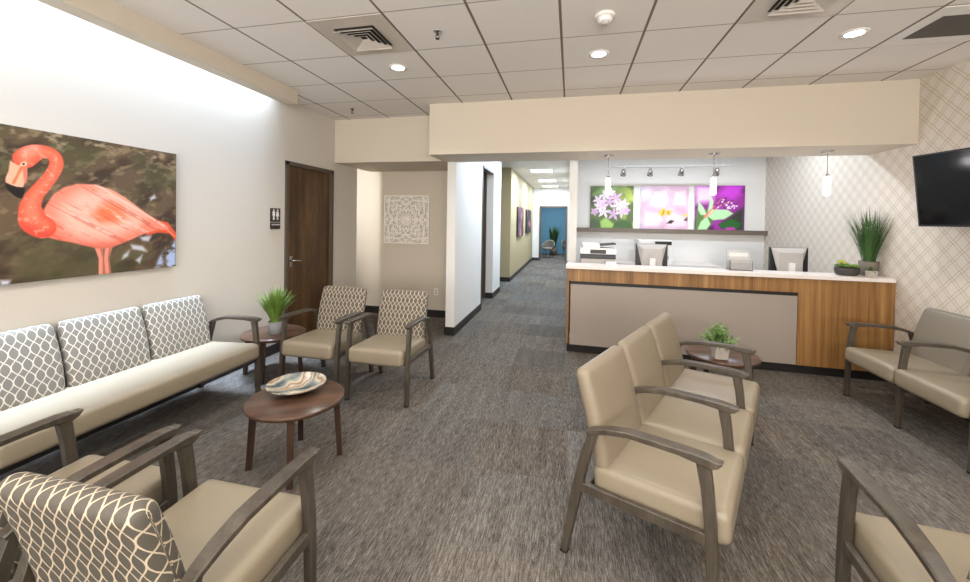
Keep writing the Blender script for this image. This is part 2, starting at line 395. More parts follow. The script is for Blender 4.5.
# doors
def door(name, lab, x, y0, y1, z1, openside=1):
    """door in a wall of constant x, seen from +x; frame + leaf"""
    root = thing(name, lab, 'door'); root['kind'] = 'structure'
    fr = MB(); t_ = .05
    fr.span(x-.13, x+.02, y0, y0+t_, 0, z1); fr.span(x-.13, x+.02, y1-t_, y1, 0, z1); fr.span(x-.13, x+.02, y0, y1, z1-t_, z1)
    fr.build('door_frame', M['frame_dark'], root, bevel=.003)
    B(x-.07, x-.02, y0+t_, y1-t_, .01, z1-t_).build('door_leaf', M['doorwood'], root, bevel=.002)
    return root
d1 = door('door_1', 'dark wood door with lever handle in left wall', XL, DY0-.01, DY1+.01, DZ)
h = MB(); hy, hz = DY0+.115, 1.06
h.span(XL-.02, XL-.008, hy-.028, hy+.028, hz-.07, hz+.07)
h.tube([(XL-.01, hy, hz+.01), (XL+.035, hy, hz+.01), (XL+.05, hy+.02, hz+.012), (XL+.05, hy+.07, hz+.004), (XL+.045, hy+.13, hz+.010)], .011)
h.build('door_handle', M['chrome'], d1)
d2 = thing('door_2', 'dark doorway in the side of the hall', 'door'); d2['kind'] = 'structure'
m = MB(); m.span(-1.70, -1.56, 6.85, 6.89, 0, 2.60); m.span(-1.82, -1.72, 7.90, 7.943, 0, 2.60); m.span(-1.70, -1.56, 6.85, 7.943, 2.58, 2.62)
m.build('door_frame', M['frame_dark'], d2)
B(-1.82, -1.77, 6.89, 7.90, .01, 2.58).build('door_leaf', M['doorwood'], d2)  # dark leaf stands in for the unlit inside of the doorway
d3 = thing('door_3', 'open doorway to the blue room at the hall end', 'door'); d3['kind'] = 'structure'
m = MB(); m.span(-1.285, -1.225, 16.44, 16.66, 0, 2.25); m.span(-.21, -.15, 16.44, 16.66, 0, 2.25); m.span(-1.285, -.15, 16.44, 16.66, 2.22, 2.29)
m.build('door_frame', M['frame_dark'], d3)

# ------------------------------------------------------------------ seating
def lerp(a, b, t_): return a+(b-a)*t_
def cushion(name, mat, parent, x0, x1, L, T, center, r=.03, crown=0.0, taper=None, nl=10):
    """upholstered pad: section (n thickness, s length) rounded, lofted along x. center(s)->(y,z,ny,nz)"""
    sec = []
    rc = min(r, T*.48)
    def arc(cn, cs, a0, a1, k=4): return [(cn+rc*math.cos(a0+(a1-a0)*i/k), cs+rc*math.sin(a0+(a1-a0)*i/k)) for i in range(k+1)]
    q = arc(T/2-rc, rc, -PI/2, 0); q += [(T/2, lerp(rc, L-rc, i/nl)) for i in range(1, nl)]
    q += arc(T/2-rc, L-rc, 0, PI/2); q += arc(-T/2+rc, L-rc, PI/2, PI); q += [(-T/2, lerp(L-rc, rc, i/nl)) for i in range(1, nl)]
    q += arc(-T/2+rc, rc, PI, 1.5*PI)
    per = [0.0]
    for i in range(1, len(q)): per.append(per[-1]+math.dist(q[i], q[i-1]))
    per.append(per[-1]+math.dist(q[0], q[-1]))
    W = x1-x0; xm = (x0+x1)/2; st = []
    K = 4
    for i in range(K+1):
        a = PI/2*(1-i/K); st.append((-W/2+rc-rc*math.sin(a), rc*(1-math.cos(a))))
    for i in range(1, 8): st.append((lerp(-W/2+rc, W/2-rc, i/8), 0))
    for i in range(K+1):
        a = PI/2*i/K; st.append((W/2-rc+rc*math.sin(a), rc*(1-math.cos(a))))
    ua = [0.0]
    for i in range(1, len(st)): ua.append(ua[-1]+math.dist(st[i], st[i-1]))
    bm = bmesh.new(); uvl = bm.loops.layers.uv.new('UVMap'); rings = []
    def put(x, n_, s_):
        y, z, ny, nz = center(s_)
        tp = taper(s_/L) if taper else 1.0
        return bm.verts.new((xm+x*tp, y+n_*ny, z+n_*nz))
    for (x, d) in st:
        row = []
        for (n_, s_) in q:
            n2 = n_*(T/2-d)/(T/2); s2 = L/2+(s_-L/2)*(L/2-d)/(L/2)
            if crown and n_ > 0: n2 += crown*(1-(2*x/W)**2)*max(0, 1-(2*s_/L-1)**4)
            row.append(put(x, n2, s2))
        rings.append(row)
    nq = len(q)
    for i in range(len(st)-1):
        for k in range(nq):
            k2 = (k+1) % nq
            fc = bm.faces.new((rings[i][k], rings[i+1][k], rings[i+1][k2], rings[i][k2])); fc.smooth = True
            us = [(ua[i], per[k]), (ua[i+1], per[k]), (ua[i+1], per[k+1]), (ua[i], per[k+1])]
            for lp, (u_, v_) in zip(fc.loops, us): lp[uvl].uv = (u_, v_)
    for ring, base in ((rings[0], -T/2), (rings[-1], ua[-1]+T/2)):
        fc = bm.faces.new(ring); fc.smooth = True
        for lp, (n_, s_) in zip(fc.loops, q): lp[uvl].uv = (base+n_, s_)
    bmesh.ops.recalc_face_normals(bm, faces=bm.faces)
    me = bpy.data.meshes.new(name); bm.to_mesh(me); bm.free(); me.materials.append(mat)
    o = bpy.data.objects.new(name, me); C.objects.link(o); o.parent = parent
    return o

def seat_center(s):
    t_ = s/.56; return (.125+s, .391+.022*t_, -.04, .999)
def back_center(s):
    t_ = s/.49; y = .170-.125*t_+.012*math.sin(PI*t_); z = .405+.483*t_
    return (y, z, .977, .213)
REAR = [(.004, 0.012, .034), (.018, .09, .037), (.034, .17, .040), (.062, .325, .046), (.099, .49, .044), (.132, .60, .040), (.142, .632, .036)]
FRONT = [(.635, .012, .034), (.632, .15, .037), (.628, .30, .040), (.620, .44, .042), (.606, .57, .044), (.590, .668, .050)]
ARM = [(.112, 0.620, .020, .040), (.15, 0.640, .025, .046), (.21, 0.661, .027, .052), (.30, 0.680, .027, .056), (.40, 0.684, .027, .058), (.50, 0.686, .028, .057),
       (.57, 0.683, .036, .054), (.615, 0.677, .040, .050), (.636, 0.680, .026, .046), (.655, 0.690, .006, .040)]
def seating(name, label, cat, loc, rz, frames, pads, mats, group=None, midlegs=False, oneseat=False, backs=None):
    """frames: x positions of arm frames; pads: list of (x0,x1) seats"""
    root = thing(name, label, cat, loc, rz, group)
    seatm, backm = mats
    if oneseat: cushion('seat', seatm, root, pads[0][0], pads[-1][1], .56, .140, seat_center, .034, .004)
    else:
        for a, b in pads: cushion('seat', seatm, root, a, b, .56, .140, seat_center, .034, .006)
    for a, b in (backs or pads): cushion('backrest', backm, root, a+.004, b-.004, .49, .075, back_center, .034, .008, (lambda t_: .95+.05*math.sin(PI*(.12+.74*min(1, max(0, t_))))) )
    n = len(frames)
    for i, x in enumerate(frames):
        m = MB(); m.bar(ARM, .05, x, .005); m.build('armrest', M['chairframe'], root)
        if i in (0, n-1) or midlegs:
            for path in (REAR, FRONT):
                m = MB(); m.bar(path, .036, x, .004); lg = m.build('leg', M['chairframe'], root)
                g = MB(); g.span(x-.017, x+.017, path[0][0]-.017, path[0][0]+.017, 0, .014); g.build('glide', M['footb'], lg)
            m = MB(); m.bar([(.06, .352, .045), (.62, .372, .045)], .026, x, .003); m.build('side_rail', M['chairframe'], root)
        else:
            m = MB(); m.bar([(.622, .36, .04)]+FRONT[3:], .034, x, .004); m.build('arm_post', M['chairframe'], root)
            m = MB(); m.bar([(.10, .43, .03)]+REAR[4:], .034, x, .004); m.build('arm_post', M['chairframe'], root)
    for yy, zz in ((.10, .350), (.57, .352)):
        m = MB(); m.span(frames[0], frames[-1], yy-.018, yy+.018, zz-.02, zz+.02); m.build('crossbar', M['chairframe'], root, bevel=.003)
    return root
single = dict(frames=[-.283, .283], pads=[(-.258, .258)])
PAIR = 'single armchairs with lattice patterned backs'
ca = seating('armchair', 'beige armchair with patterned back, nearest the hall entrance', 'chair', (-1.628, 3.735, 0), PI, mats=(M['vinyl'], M['ogee']), group=PAIR, **single)
dup(ca, (-2.305, 3.735, 0), PI, 'beige armchair with patterned back beside round table with grass plant')
dup(ca, (-1.255, .70, 0), 0, 'beige armchair in left foreground seen from behind its patterned back')
dup(ca, (-1.945, .712, 0), 0, 'beige armchair in lower left corner, mostly hidden behind foreground patterned back')
dup(ca, (1.28, 1.118, 0), math.radians(-6), 'beige armchair cut off at the lower right corner')
seating('sofa', 'long three back sofa with patterned backs against left wall under flamingo picture', 'sofa', (-3.372, 2.1375, 0), -PI/2,
        [-.8475, .8475], [(-.823, .823)], (M['vinyl'], M['ogee_sofa']), oneseat=True,
        backs=[(-.80, -.285), (-.280, .240), (.246, .80)])
seating('tandem_seating', 'row of three joined beige seats facing away from the hall, centre right', 'tandem seating', (.372, 2.698, 0), math.radians(-116.0),
        [-.8565, -.2855, .2855, .8565], [(-.832, -.290), (-.281, .281), (.290, .832)], (M['vinyl'], M['vinyl_back']))
seating('tandem_seating', 'joined pair of taupe seats with shared middle arm against wallpapered wall under television', 'tandem seating', (3.225, 3.745, 0), PI/2,
        [-.595, 0, .595], [(-.57, -.005), (.005, .57)], (M['vinyl'], M['vinyl_grey']), midlegs=True)

# ------------------------------------------------------------------ round tables
def round_table(name, label, loc, rz):
    root = thing(name, label, 'table', loc, rz, 'round walnut side tables')
    m = MB(); m.lathe([(.285, .402), (.295, .408), (.297, .425), (.292, .43), (0.0001, .43)], n=64, cap1=False); m.build('tabletop', M['walnut'], root)
    m = MB(); m.lathe([(.21, .375), (.215, .378), (.215, .403), (.21, .404)], n=48); m.build('apron', M['walnutleg'], root)
    for k in range(4):
        a = PI/2*k; m = MB(); ca_, sa_ = math.cos(a), math.sin(a)
        v = []; 
        for (r_, z, h_) in ((.272, 0, .017), (.245, .40, .020)):
            for (i, j) in ((-1, -1), (1, -1), (1, 1), (-1, 1)):
                px, py = r_+i*h_, j*h_; v.append((px*ca_-py*sa_, px*sa_+py*ca_, z))
        m.add(v, [(0, 3, 2, 1), (4, 5, 6, 7), (0, 1, 5, 4), (1, 2, 6, 5), (2, 3, 7, 6), (3, 0, 4, 7)]); m.build('leg', M['walnutleg'], root, bevel=.002)
    return root
rt = round_table('round_table', 'round walnut low table carrying a marbled glass dish', (-1.738, 2.22, 0), math.radians(31.5))
dup(rt, (-2.96, 3.43, 0), math.radians(20), 'round walnut table in corner between sofa and chair, holding a grass plant')
dup(rt, (1.37, 3.93, 0), math.radians(10), 'round walnut table behind the joined seats holding a small leafy plant')

# dish
m = MB(); m.lathe([(.05, .0), (.07, .004), (.13, .022), (.185, .052), (.187, .056), (.183, .057), (.128, .030), (.07, .013), (.0001, .010)], n=48, cap0=True, cap1=False)
o = m.build('dish', M['dish'], loc=(-1.80, 2.30, .43)); tag(o, 'shallow marbled glass dish on the low round table', 'dish')

# ------------------------------------------------------------------ plants
def grass_plant(name, label, loc, potmat, pot_r, pot_h, gmat, n, L, spread, bw, square=False, bend=.5, xmax=9):
    root = thing(name, label, 'plant', loc)
    m = MB()
    if square: m.span(-pot_r, pot_r, -pot_r, pot_r, 0, pot_h); m.build('pot', potmat, root, bevel=.006)
    else: m.lathe([(pot_r*.86, 0), (pot_r*.9, .004), (pot_r, pot_h), (pot_r*.93, pot_h), (pot_r*.9, pot_h-.012), (.0001, pot_h-.012)], n=28, cap1=False); m.build('pot', potmat, root)
    m = MB(); m.lathe([(pot_r*.88, pot_h-.014), (pot_r*.4, pot_h-.004), (.0001, pot_h)], n=16, cap0=False, cap1=False); m.build('soil', M['soil'], root)
    rnd = random.Random(hash(label) % 1000 if False else len(label)); g = MB()
    for i in range(n):
        a = rnd.uniform(0, 2*PI); rr_ = pot_r*.6*math.sqrt(rnd.random()); tilt = rnd.uniform(.05, 1)**.9*spread; l = L*rnd.uniform(.62, 1.0)
        bx, by = rr_*math.cos(a), rr_*math.sin(a); a2 = a+rnd.uniform(-.6, .6); dx, dy = math.cos(a2), math.sin(a2); sx, sy = -dy, dx
        v = []; px, pz, th = 0.0, 0.0, tilt*.45; K = 6
        for k in range(K+1):
            w_ = bw*(1-(k/K)**2.2)/2*(.6 if k == 0 else 1)+.0002
            cx, cy = bx+dx*px, by+dy*px
            if cx > xmax-.02: cx = xmax-.02-.02*math.tanh((cx-xmax)*3)
            v += [(cx-sx*w_, cy-sy*w_, pot_h-.01+pz), (cx+sx*w_, cy+sy*w_, pot_h-.01+pz)]
            px += math.sin(th)*l/K; pz += math.cos(th)*l/K; th += bend*tilt/K*1.6
        g.add(v, [(2*k, 2*k+1, 2*k+3, 2*k+2) for k in range(K)], True)
    o = g.build('grass_blades', gmat, root)
    return root
grass_plant('potted_grass', 'bright green grass plant in grey concrete pot on corner table', (-2.915, 3.40, .43), M['concrete'], .068, .125, M['grass'], 420, .37, .85, .012)
grass_plant('potted_grass', 'tall dark green grass plant in taupe pot on reception counter', (3.172, 5.03, 1.08), M['potbrown'], .085, .155, M['darkgrass'], 230, .62, .66, .0085, bend=.45, xmax=.09)

def leafy(name, label, loc, s, ph, leafm, n, rad, hgt, leaf):
    root = thing(name, label, 'plant', loc)
    m = MB(); v = []
    for (h_, z) in ((s*.43, 0), (s*.5, ph)):
        v += [(-h_, -h_, z), (h_, -h_, z), (h_, h_, z), (-h_, h_, z)]
    m.add(v, [(0, 3, 2, 1), (4, 5, 6, 7), (0, 1, 5, 4), (1, 2, 6, 5), (2, 3, 7, 6), (3, 0, 4, 7)]); m.build('pot', M['potwhite'], root, bevel=.004)
    rnd = random.Random(len(label)); g = MB(); st = MB()
    for i in range(n):
        a = rnd.uniform(0, 2*PI); e = rnd.uniform(.1, 1.5); d = Vector((math.cos(a)*math.cos(e), math.sin(a)*math.cos(e), math.sin(e)))
        p0 = Vector((0, 0, ph-.005)); tip = p0+Vector((d.x*rad, d.y*rad, d.z*hgt))*rnd.uniform(.6, 1)
        st.tube([p0, p0.lerp(tip, .5)+Vector((0, 0, .008)), tip], .0012, 4)
        for k in range(7):
            c_ = p0.lerp(tip, .3+.7*k/6)+Vector([rnd.uniform(-1, 1)*leaf*.6 for _ in range(3)])
            ax = Vector([rnd.uniform(-1, 1) for _ in range(3)])+d; ax.normalize(); sd = ax.orthogonal().normalized(); l = leaf*rnd.uniform(.7, 1.2)
            nrm = ax.cross(sd)
            g.add([c_, c_+ax*l*.5+sd*l*.28+nrm*l*.06, c_+ax*l, c_+ax*l*.5-sd*l*.28+nrm*l*.06], [(0, 1, 2, 3)], True)
    st.build('stems', leafm, root); g.build('leaves', leafm, root); return root
leafy('potted_plant', 'small leafy plant in whitewashed cube pot on table behind joined seats', (1.305, 3.79, .43), .118, .125, M['leaf'], 70, .135, .175, .040)
leafy('potted_plant', 'tiny dark plant in small white pot between succulent bowl and tall grass on counter', (3.055, 4.80, 1.08), .075, .07, M['darkgrass'], 12, .05, .045, .022)
root = thing('succulent_bowl', 'dark stone bowl of succulents on the reception counter', 'plant', (2.93, 4.96, 1.08))
m = MB(); m.lathe([(.078, 0), (.096, .012), (.106, .055), (.104, .085), (.095, .085), (.09, .065), (.0001, .065)], n=12, cap1=False, smooth=False); m.build('bowl', M['bowlgrey'], root)
rnd = random.Random(3)
for i in range(11):
    a = i*2.4; r_ = .02+.065*math.sqrt(i/11); s_ = rnd.uniform(.034, .046); m = MB(); cx, cy, cz = r_*math.cos(a), r_*math.sin(a), .092
    if i == 6: cx, cy = -.06, -.02
    for ring, (el, nn_) in enumerate(((.35, 8), (.8, 6), (1.2, 4))):
        for k in range(nn_):
            b = 2*PI*k/nn_+ring; d = Vector((math.cos(b)*math.cos(el), math.sin(b)*math.cos(el), math.sin(el))); sd = Vector((-math.sin(b), math.cos(b), 0)); up = d.cross(sd)
            l = s_*(1.2-.15*ring)*(1.5 if i == 6 else 1); c0 = Vector((cx, cy, cz+(.035 if i == 6 else 0)))
            m.add([c0, c0+d*l*.6+sd*l*.3, c0+d*l, c0+d*l*.6-sd*l*.3, c0+d*l*.55+up*l*.12, c0+d*l*.55-up*l*.12], [(0, 1, 4), (1, 2, 4), (2, 3, 4), (3, 0, 4), (1, 0, 5), (2, 1, 5), (3, 2, 5), (0, 3, 5)], True)
    m.build('rosette', M['succy'] if i in (6, 2) else M['succ'], root)

# ------------------------------------------------------------------ painted pictures (fine grids with painted colour)
def vnoise(X_, Y_, seed, oct_=4):
    out = np.zeros_like(X_); amp = 1.0; tot = 0
    for o_ in range(oct_):
        rs = np.random.RandomState(seed+o_); g = rs.rand(64, 64); x_ = X_*2**o_; y_ = Y_*2**o_
        xi = np.floor(x_).astype(int); yi = np.floor(y_).astype(int); fx = x_-xi; fy = y_-yi; fx = fx*fx*(3-2*fx); fy = fy*fy*(3-2*fy)
        g00 = g[xi % 64, yi % 64]; g10 = g[(xi+1) % 64, yi % 64]; g01 = g[xi % 64, (yi+1) % 64]; g11 = g[(xi+1) % 64, (yi+1) % 64]
        out += amp*((g00*(1-fx)+g10*fx)*(1-fy)+(g01*(1-fx)+g11*fx)*fy); tot += amp; amp *= .5
    return out/tot
class Paint:
    def __init__(s, w_, h_, nx, ny):
        s.nx, s.ny = nx, ny; s.X, s.Y = np.meshgrid(np.linspace(0, w_, nx), np.linspace(0, h_, ny)); s.w, s.h = w_, h_
        s.c = np.zeros((ny, nx, 3))
    def fill(s, c): s.c[:] = np.array(c)/255.
    def over(s, c, a):
        c = np.array(c, float); c = c/255. if c.ndim == 1 else c
        s.c = s.c*(1-a[..., None])+c*a[..., None]
    def poly(s, pts, soft=.006):
        X_, Y_ = s.X, s.Y; inside = np.zeros(X_.shape, bool); dist = np.full(X_.shape, 1e9); n_ = len(pts)
        for i in range(n_):
            x1, y1 = pts[i]; x2, y2 = pts[(i+1) % n_]
            cond = ((y1 > Y_) != (y2 > Y_)) & (X_ < (x2-x1)*(Y_-y1)/((y2-y1) if y2 != y1 else 1e-9)+x1); inside ^= cond
            dx, dy = x2-x1, y2-y1; t_ = np.clip(((X_-x1)*dx+(Y_-y1)*dy)/(dx*dx+dy*dy+1e-12), 0, 1)
            dist = np.minimum(dist, np.hypot(X_-x1-t_*dx, Y_-y1-t_*dy))
        return np.clip(np.where(inside, dist, -dist)/soft+.5, 0, 1)
    def stroke(s, pts, rad, soft=.006):
        m_ = np.full(s.X.shape, -1e9)
        for i in range(len(pts)-1):
            x1, y1 = pts[i]; x2, y2 = pts[i+1]; r1, r2 = rad[i], rad[i+1]; dx, dy = x2-x1, y2-y1
            t_ = np.clip(((s.X-x1)*dx+(s.Y-y1)*dy)/(dx*dx+dy*dy+1e-12), 0, 1)
            m_ = np.maximum(m_, r1+(r2-r1)*t_-np.hypot(s.X-x1-t_*dx, s.Y-y1-t_*dy))
        return np.clip(m_/soft+.5, 0, 1)
    def mesh(s, name, parent, put):
        """put(x, y) -> 3D corner"""
        me = bpy.data.meshes.new(name); xs = s.X.ravel(); ys = s.Y.ravel()
        V = [put(a, b) for a, b in zip(xs, ys)]; nx, ny = s.nx, s.ny
        F_ = [(j*nx+i, j*nx+i+1, (j+1)*nx+i+1, (j+1)*nx+i) for j in range(ny-1) for i in range(nx-1)]
        me.from_pydata(V, [], F_); at = me.color_attributes.new('Col', 'FLOAT_COLOR', 'POINT')
        c = np.clip(s.c, 0, 1).reshape(-1, 3); c = np.where(c <= .04045, c/12.92, ((c+.055)/1.055)**2.4)
        at.data.foreach_set('color', np.concatenate([c, np.ones((len(c), 1))], 1).ravel()); me.update(); me.materials.append(M['print'])
        o = bpy.data.objects.new(name, me); C.objects.link(o); o.parent = parent; return o

# flamingo on the left wall
FY0, FY1, FZ0, FZ1 = 1.27, 2.727, 1.168, 2.140
D = lambda pts: [(a-.033-FY0, b-FZ0) for a, b in pts]
p = Paint(FY1-FY0, FZ1-FZ0, 420, 290); X_, Y_ = p.X, p.Y
wob1 = vnoise(X_*2+3, Y_*3, 1)*1.2
nz = vnoise(X_*4+wob1*2+Y_*3, Y_*9-X_*5, 5); nz2 = vnoise(X_*14+Y_*10, Y_*26-X_*14, 9)
p.fill((98, 80, 60)); p.over((62, 48, 36), np.clip((nz-.5)*5+.3, 0, 1)); p.over((150, 130, 100), np.clip((nz2-.52)*5, 0, .75)*np.clip(.25+Y_*.9, 0, 1))
p.over((72, 72, 44), np.clip((vnoise(X_*3+7, Y_*4, 31)-.5)*4, 0, .6)); p.over((188, 170, 140), np.clip((vnoise(X_*9+2, Y_*16, 44)-.64)*9, 0, .8)*np.clip(Y_*2-1.1, 0, 1))
W1 = [(2.618, 1.253), (2.691, 1.36), (2.76, 1.416), (2.761, 1.163), (2.583, 1.163)]
nb = vnoise(X_*22, Y_*22, 77)
p.over((168, 186, 224), p.poly(D(W1), .03)*np.clip((nb-.35)*5, 0, 1))
for q_ in ([(2.405, 1.376), (2.492, 1.359), (2.525, 1.309), (2.47, 1.325), (2.416, 1.34)], [(2.354, 1.299), (2.395, 1.33), (2.385, 1.285), (2.344, 1.265)], [(2.54, 1.746), (2.581, 1.78), (2.593, 1.749), (2.553, 1.728)],
           [(1.691, 1.199), (1.736, 1.193), (1.73, 1.165), (1.694, 1.165)], [(2.469, 1.431), (2.559, 1.44), (2.536, 1.393), (2.491, 1.402)], [(2.44, 1.25), (2.49, 1.29), (2.47, 1.22)]):
    p.over((206, 212, 226), p.poly(D(q_), .02)*.85)
for q_ in ([(2.187, 1.40), (2.209, 1.288), (2.213, 1.10)], [(2.261, 1.40), (2.242, 1.286), (2.258, 1.10)]):
    p.over((226, 142, 122), p.stroke(D(q_), [.028, .016, .020])); p.over((150, 84, 70), p.stroke(D([(a+.012, b) for a, b in q_]), [.006, .004, .006])*.8)
TAIL = [(2.491, 1.525), (2.582, 1.573), (2.69, 1.549), (2.76, 1.459), (2.77, 1.375), (2.703, 1.453), (2.606, 1.463), (2.525, 1.441)]
p.over((224, 84, 52), p.poly(D(TAIL), .01)); p.over((246, 150, 110), p.stroke(D([(2.52, 1.54), (2.64, 1.52), (2.76, 1.42)]), [.01, .008, .004])*.8)
BODY = [(1.852, 1.472), (1.863, 1.548), (1.881, 1.596), (1.903, 1.664), (1.94, 1.735), (1.995, 1.785), (2.068, 1.816), (2.172, 1.822), (2.274, 1.792), (2.363, 1.742), (2.447, 1.677), (2.536, 1.609), (2.617, 1.561), (2.691, 1.524), (2.735, 1.447), (2.691, 1.486), (2.617, 1.487), (2.525, 1.465), (2.448, 1.432), (2.364, 1.394), (2.275, 1.36), (2.2, 1.354), (2.119, 1.38), (2.035, 1.41), (1.963, 1.429), (1.903, 1.451)]
bmask = p.poly(D(BODY), .010)
fe = vnoise(X_*12+Y_*16+vnoise(X_*6, Y_*6, 3)*3, Y_*42+X_*26, 12)
col = np.array((240, 136, 112))/255.+np.zeros(p.c.shape)
def tint(c_, a): 
    global col
    col = col*(1-a[..., None])+np.array(c_)/255.*a[..., None]
tint((252, 212, 196), p.poly(D([(1.96, 1.648), (2.085, 1.77), (2.227, 1.80), (2.36, 1.72), (2.5, 1.60), (2.43, 1.50), (2.25, 1.42), (2.05, 1.44), (1.98, 1.54)]), .10)*(.25+fe*.75))
tint((236, 106, 60), p.poly(D([(2.15, 1.60), (2.227, 1.70), (2.343, 1.675), (2.40, 1.56), (2.303, 1.55), (2.208, 1.548)]), .06)*np.clip(fe*1.5, 0, 1))
tint((250, 190, 170), p.poly(D([(2.303, 1.71), (2.384, 1.69), (2.53, 1.57), (2.447, 1.51), (2.384, 1.57)]), .05)*.6)
tint((214, 70, 56), np.clip((1.50-(Y_+FZ0))*6, 0, .8)*np.clip((2.12-(X_+FY0))*4, 0, 1)); tint((196, 84, 66), np.clip((fe-.62)*6, 0, .5)); tint((255, 226, 214), np.clip((.36-fe)*6, 0, .55))
tint((190, 74, 60), np.clip((1.42-(Y_+FZ0))*9, 0, .5))
p.over(col, bmask)
NK = [(1.885, 1.515), (1.845, 1.55), (1.832, 1.60), (1.828, 1.65), (1.848, 1.72), (1.890, 1.79), (1.930, 1.86), (1.955, 1.935), (1.943, 1.985), (1.905, 2.005), (1.862, 2.000), (1.825, 1.975), (1.800, 1.945)]
NR = [.070, .072, .062, .052, .043, .039, .037, .037, .038, .040, .046, .055, .056]
def smooth(P_, n_=6):
    o_ = []
    for i in range(len(P_)-1):
        p0, p1, p2, p3 = [np.array(P_[min(max(k, 0), len(P_)-1)], float) for k in (i-1, i, i+1, i+2)]
        for j in range(n_):
            t_ = j/n_; o_.append(tuple(.5*((2*p1)+(-p0+p2)*t_+(2*p0-5*p1+4*p2-p3)*t_**2+(-p0+3*p1-3*p2+p3)*t_**3)))
    o_.append(tuple(P_[-1])); return o_
NKR = smooth([(a, b, c_) for (a, b), c_ in zip(NK, NR)]); NK = [(a, b) for a, b, _ in NKR]; NR = [c_ for _, _, c_ in NKR]
nm = p.stroke(D(NK), NR); inner = p.stroke(D(NK), [r_*.55 for r_ in NR], .04)
p.over((226, 88, 62), nm); p.over((246, 134, 104), inner*nm*.8); p.over((206, 62, 46), p.stroke(D([(1.83, 1.50), (1.95, 1.43)]), [.05, .05], .07)*nm*.6); p.over((255, 214, 196), np.clip((vnoise(X_*40, Y_*40, 21)-.62)*5, 0, .35)*nm); p.over((255, 170, 150), p.stroke(D([(1.80, 1.99), (1.84, 2.03)]), [.02, .03], .05)*nm*.7)
BEAK = [(1.735, 1.925), (1.77, 1.90), (1.81, 1.93), (1.812, 1.846), (1.796, 1.78), (1.788, 1.752), (1.759, 1.764), (1.715, 1.778), (1.715, 1.818), (1.728, 1.859)]
p.over((236, 176, 146), p.poly(D(BEAK), .006)); p.over((206, 110, 66), p.stroke(D([(1.786, 1.89), (1.768, 1.84), (1.75, 1.79)]), [.008, .006, .008])*.8); p.over((246, 120, 96), p.stroke(D([(1.80, 1.90), (1.804, 1.80)]), [.012, .005]))
p.over((24, 18, 18), p.poly(D([(1.711, 1.792), (1.737, 1.778), (1.762, 1.768), (1.802, 1.766), (1.800, 1.735), (1.788, 1.695), (1.768, 1.700), (1.745, 1.718), (1.720, 1.752)]), .006))
p.over((250, 226, 190), p.stroke(D([(1.794, 1.912), (1.796, 1.913)]), [.012, .012])); p.over((30, 20, 20), p.stroke(D([(1.794, 1.912), (1.796, 1.913)]), [.006, .006]))
root = thing('wall_picture', 'large canvas photograph of a pink flamingo on the left wall', 'picture', (XL, (FY0+FY1)/2, FZ0))
p.mesh('print', root, lambda a, b: (.0415, FY0+a-(FY0+FY1)/2, b))
B(0, .04, FY0-(FY0+FY1)/2, FY1-(FY0+FY1)/2, 0, FZ1-FZ0).build('canvas_body', simple('canvas_edge', rgb(70, 54, 42), .7), root)

# three flower canvases on the ledge
def flower_canvas(x0, x1, z0, z1, label, fn):
    w_, h_ = x1-x0, z1-z0; q_ = Paint(w_, h_, 130, 130); fn(q_, w_, h_)
    root = thing('flower_picture', label, 'picture', ((x0+x1)/2, 7.585, z0), 0, 'flower canvases on the ledge')
    q_.mesh('print', root, lambda a, b: (a-w_/2, -.0215, b)); B(-w_/2, w_/2, -.02, .02, 0, h_).build('canvas_body', M['plastic_w'], root)
def fl1(q_, w_, h_):
    n_ = vnoise(q_.X*4, q_.Y*4, 2); q_.fill((70, 96, 40)); q_.over((24, 40, 22), np.clip((n_-.45)*5, 0, 1)*np.clip(1.2-q_.X*3, 0, 1)); q_.over((190, 206, 90), np.clip((vnoise(q_.X*5+4, q_.Y*5, 8)-.5)*6, 0, .9)*np.clip(q_.X*2.4-.9, 0, 1))
    q_.over((150, 190, 90), q_.poly([(.1, 0), (.5, 0), (.42, .08), (.28, .2), (.16, .1)], .04)); q_.over((40, 86, 30), q_.poly([(.4, .0), (.76, .0), (.74, .09), (.6, .16), (.45, .1)], .03)); q_.over((120, 160, 90), q_.poly([(.02, .6), (.2, .76), (.5, .76), (.3, .62)], .08))
    q_.over((40, 76, 30), q_.poly([(0, 0), (.2, 0), (.18, .12), (.05, .17), (0, .14)], .03))
    rs = random.Random(5)
    for cx, cy, R_ in ((.16, .38, .12), (.14, .52, .10), (.26, .60, .11), (.25, .30, .13), (.42, .26, .13), (.56, .30, .12), (.60, .44, .11), (.46, .56, .13), (.34, .48, .13), (.5, .42, .12), (.36, .66, .09), (.64, .33, .08), (.08, .30, .08), (.22, .44, .1)):
        a0 = rs.random()*6; c_ = rs.choice([(226, 196, 232), (206, 164, 216), (240, 220, 242)])
        for k in range(5):
            a = a0+2*PI*k/5; q_.over(c_, q_.stroke([(cx, cy), (cx+R_*.55*math.cos(a), cy+R_*.55*math.sin(a)), (cx+R_*math.cos(a), cy+R_*math.sin(a))], [.012, .026, .004], .01)*.92)
        q_.over((168, 110, 150), q_.stroke([(cx, cy), (cx+.002, cy)], [.011, .011], .01)*.8)
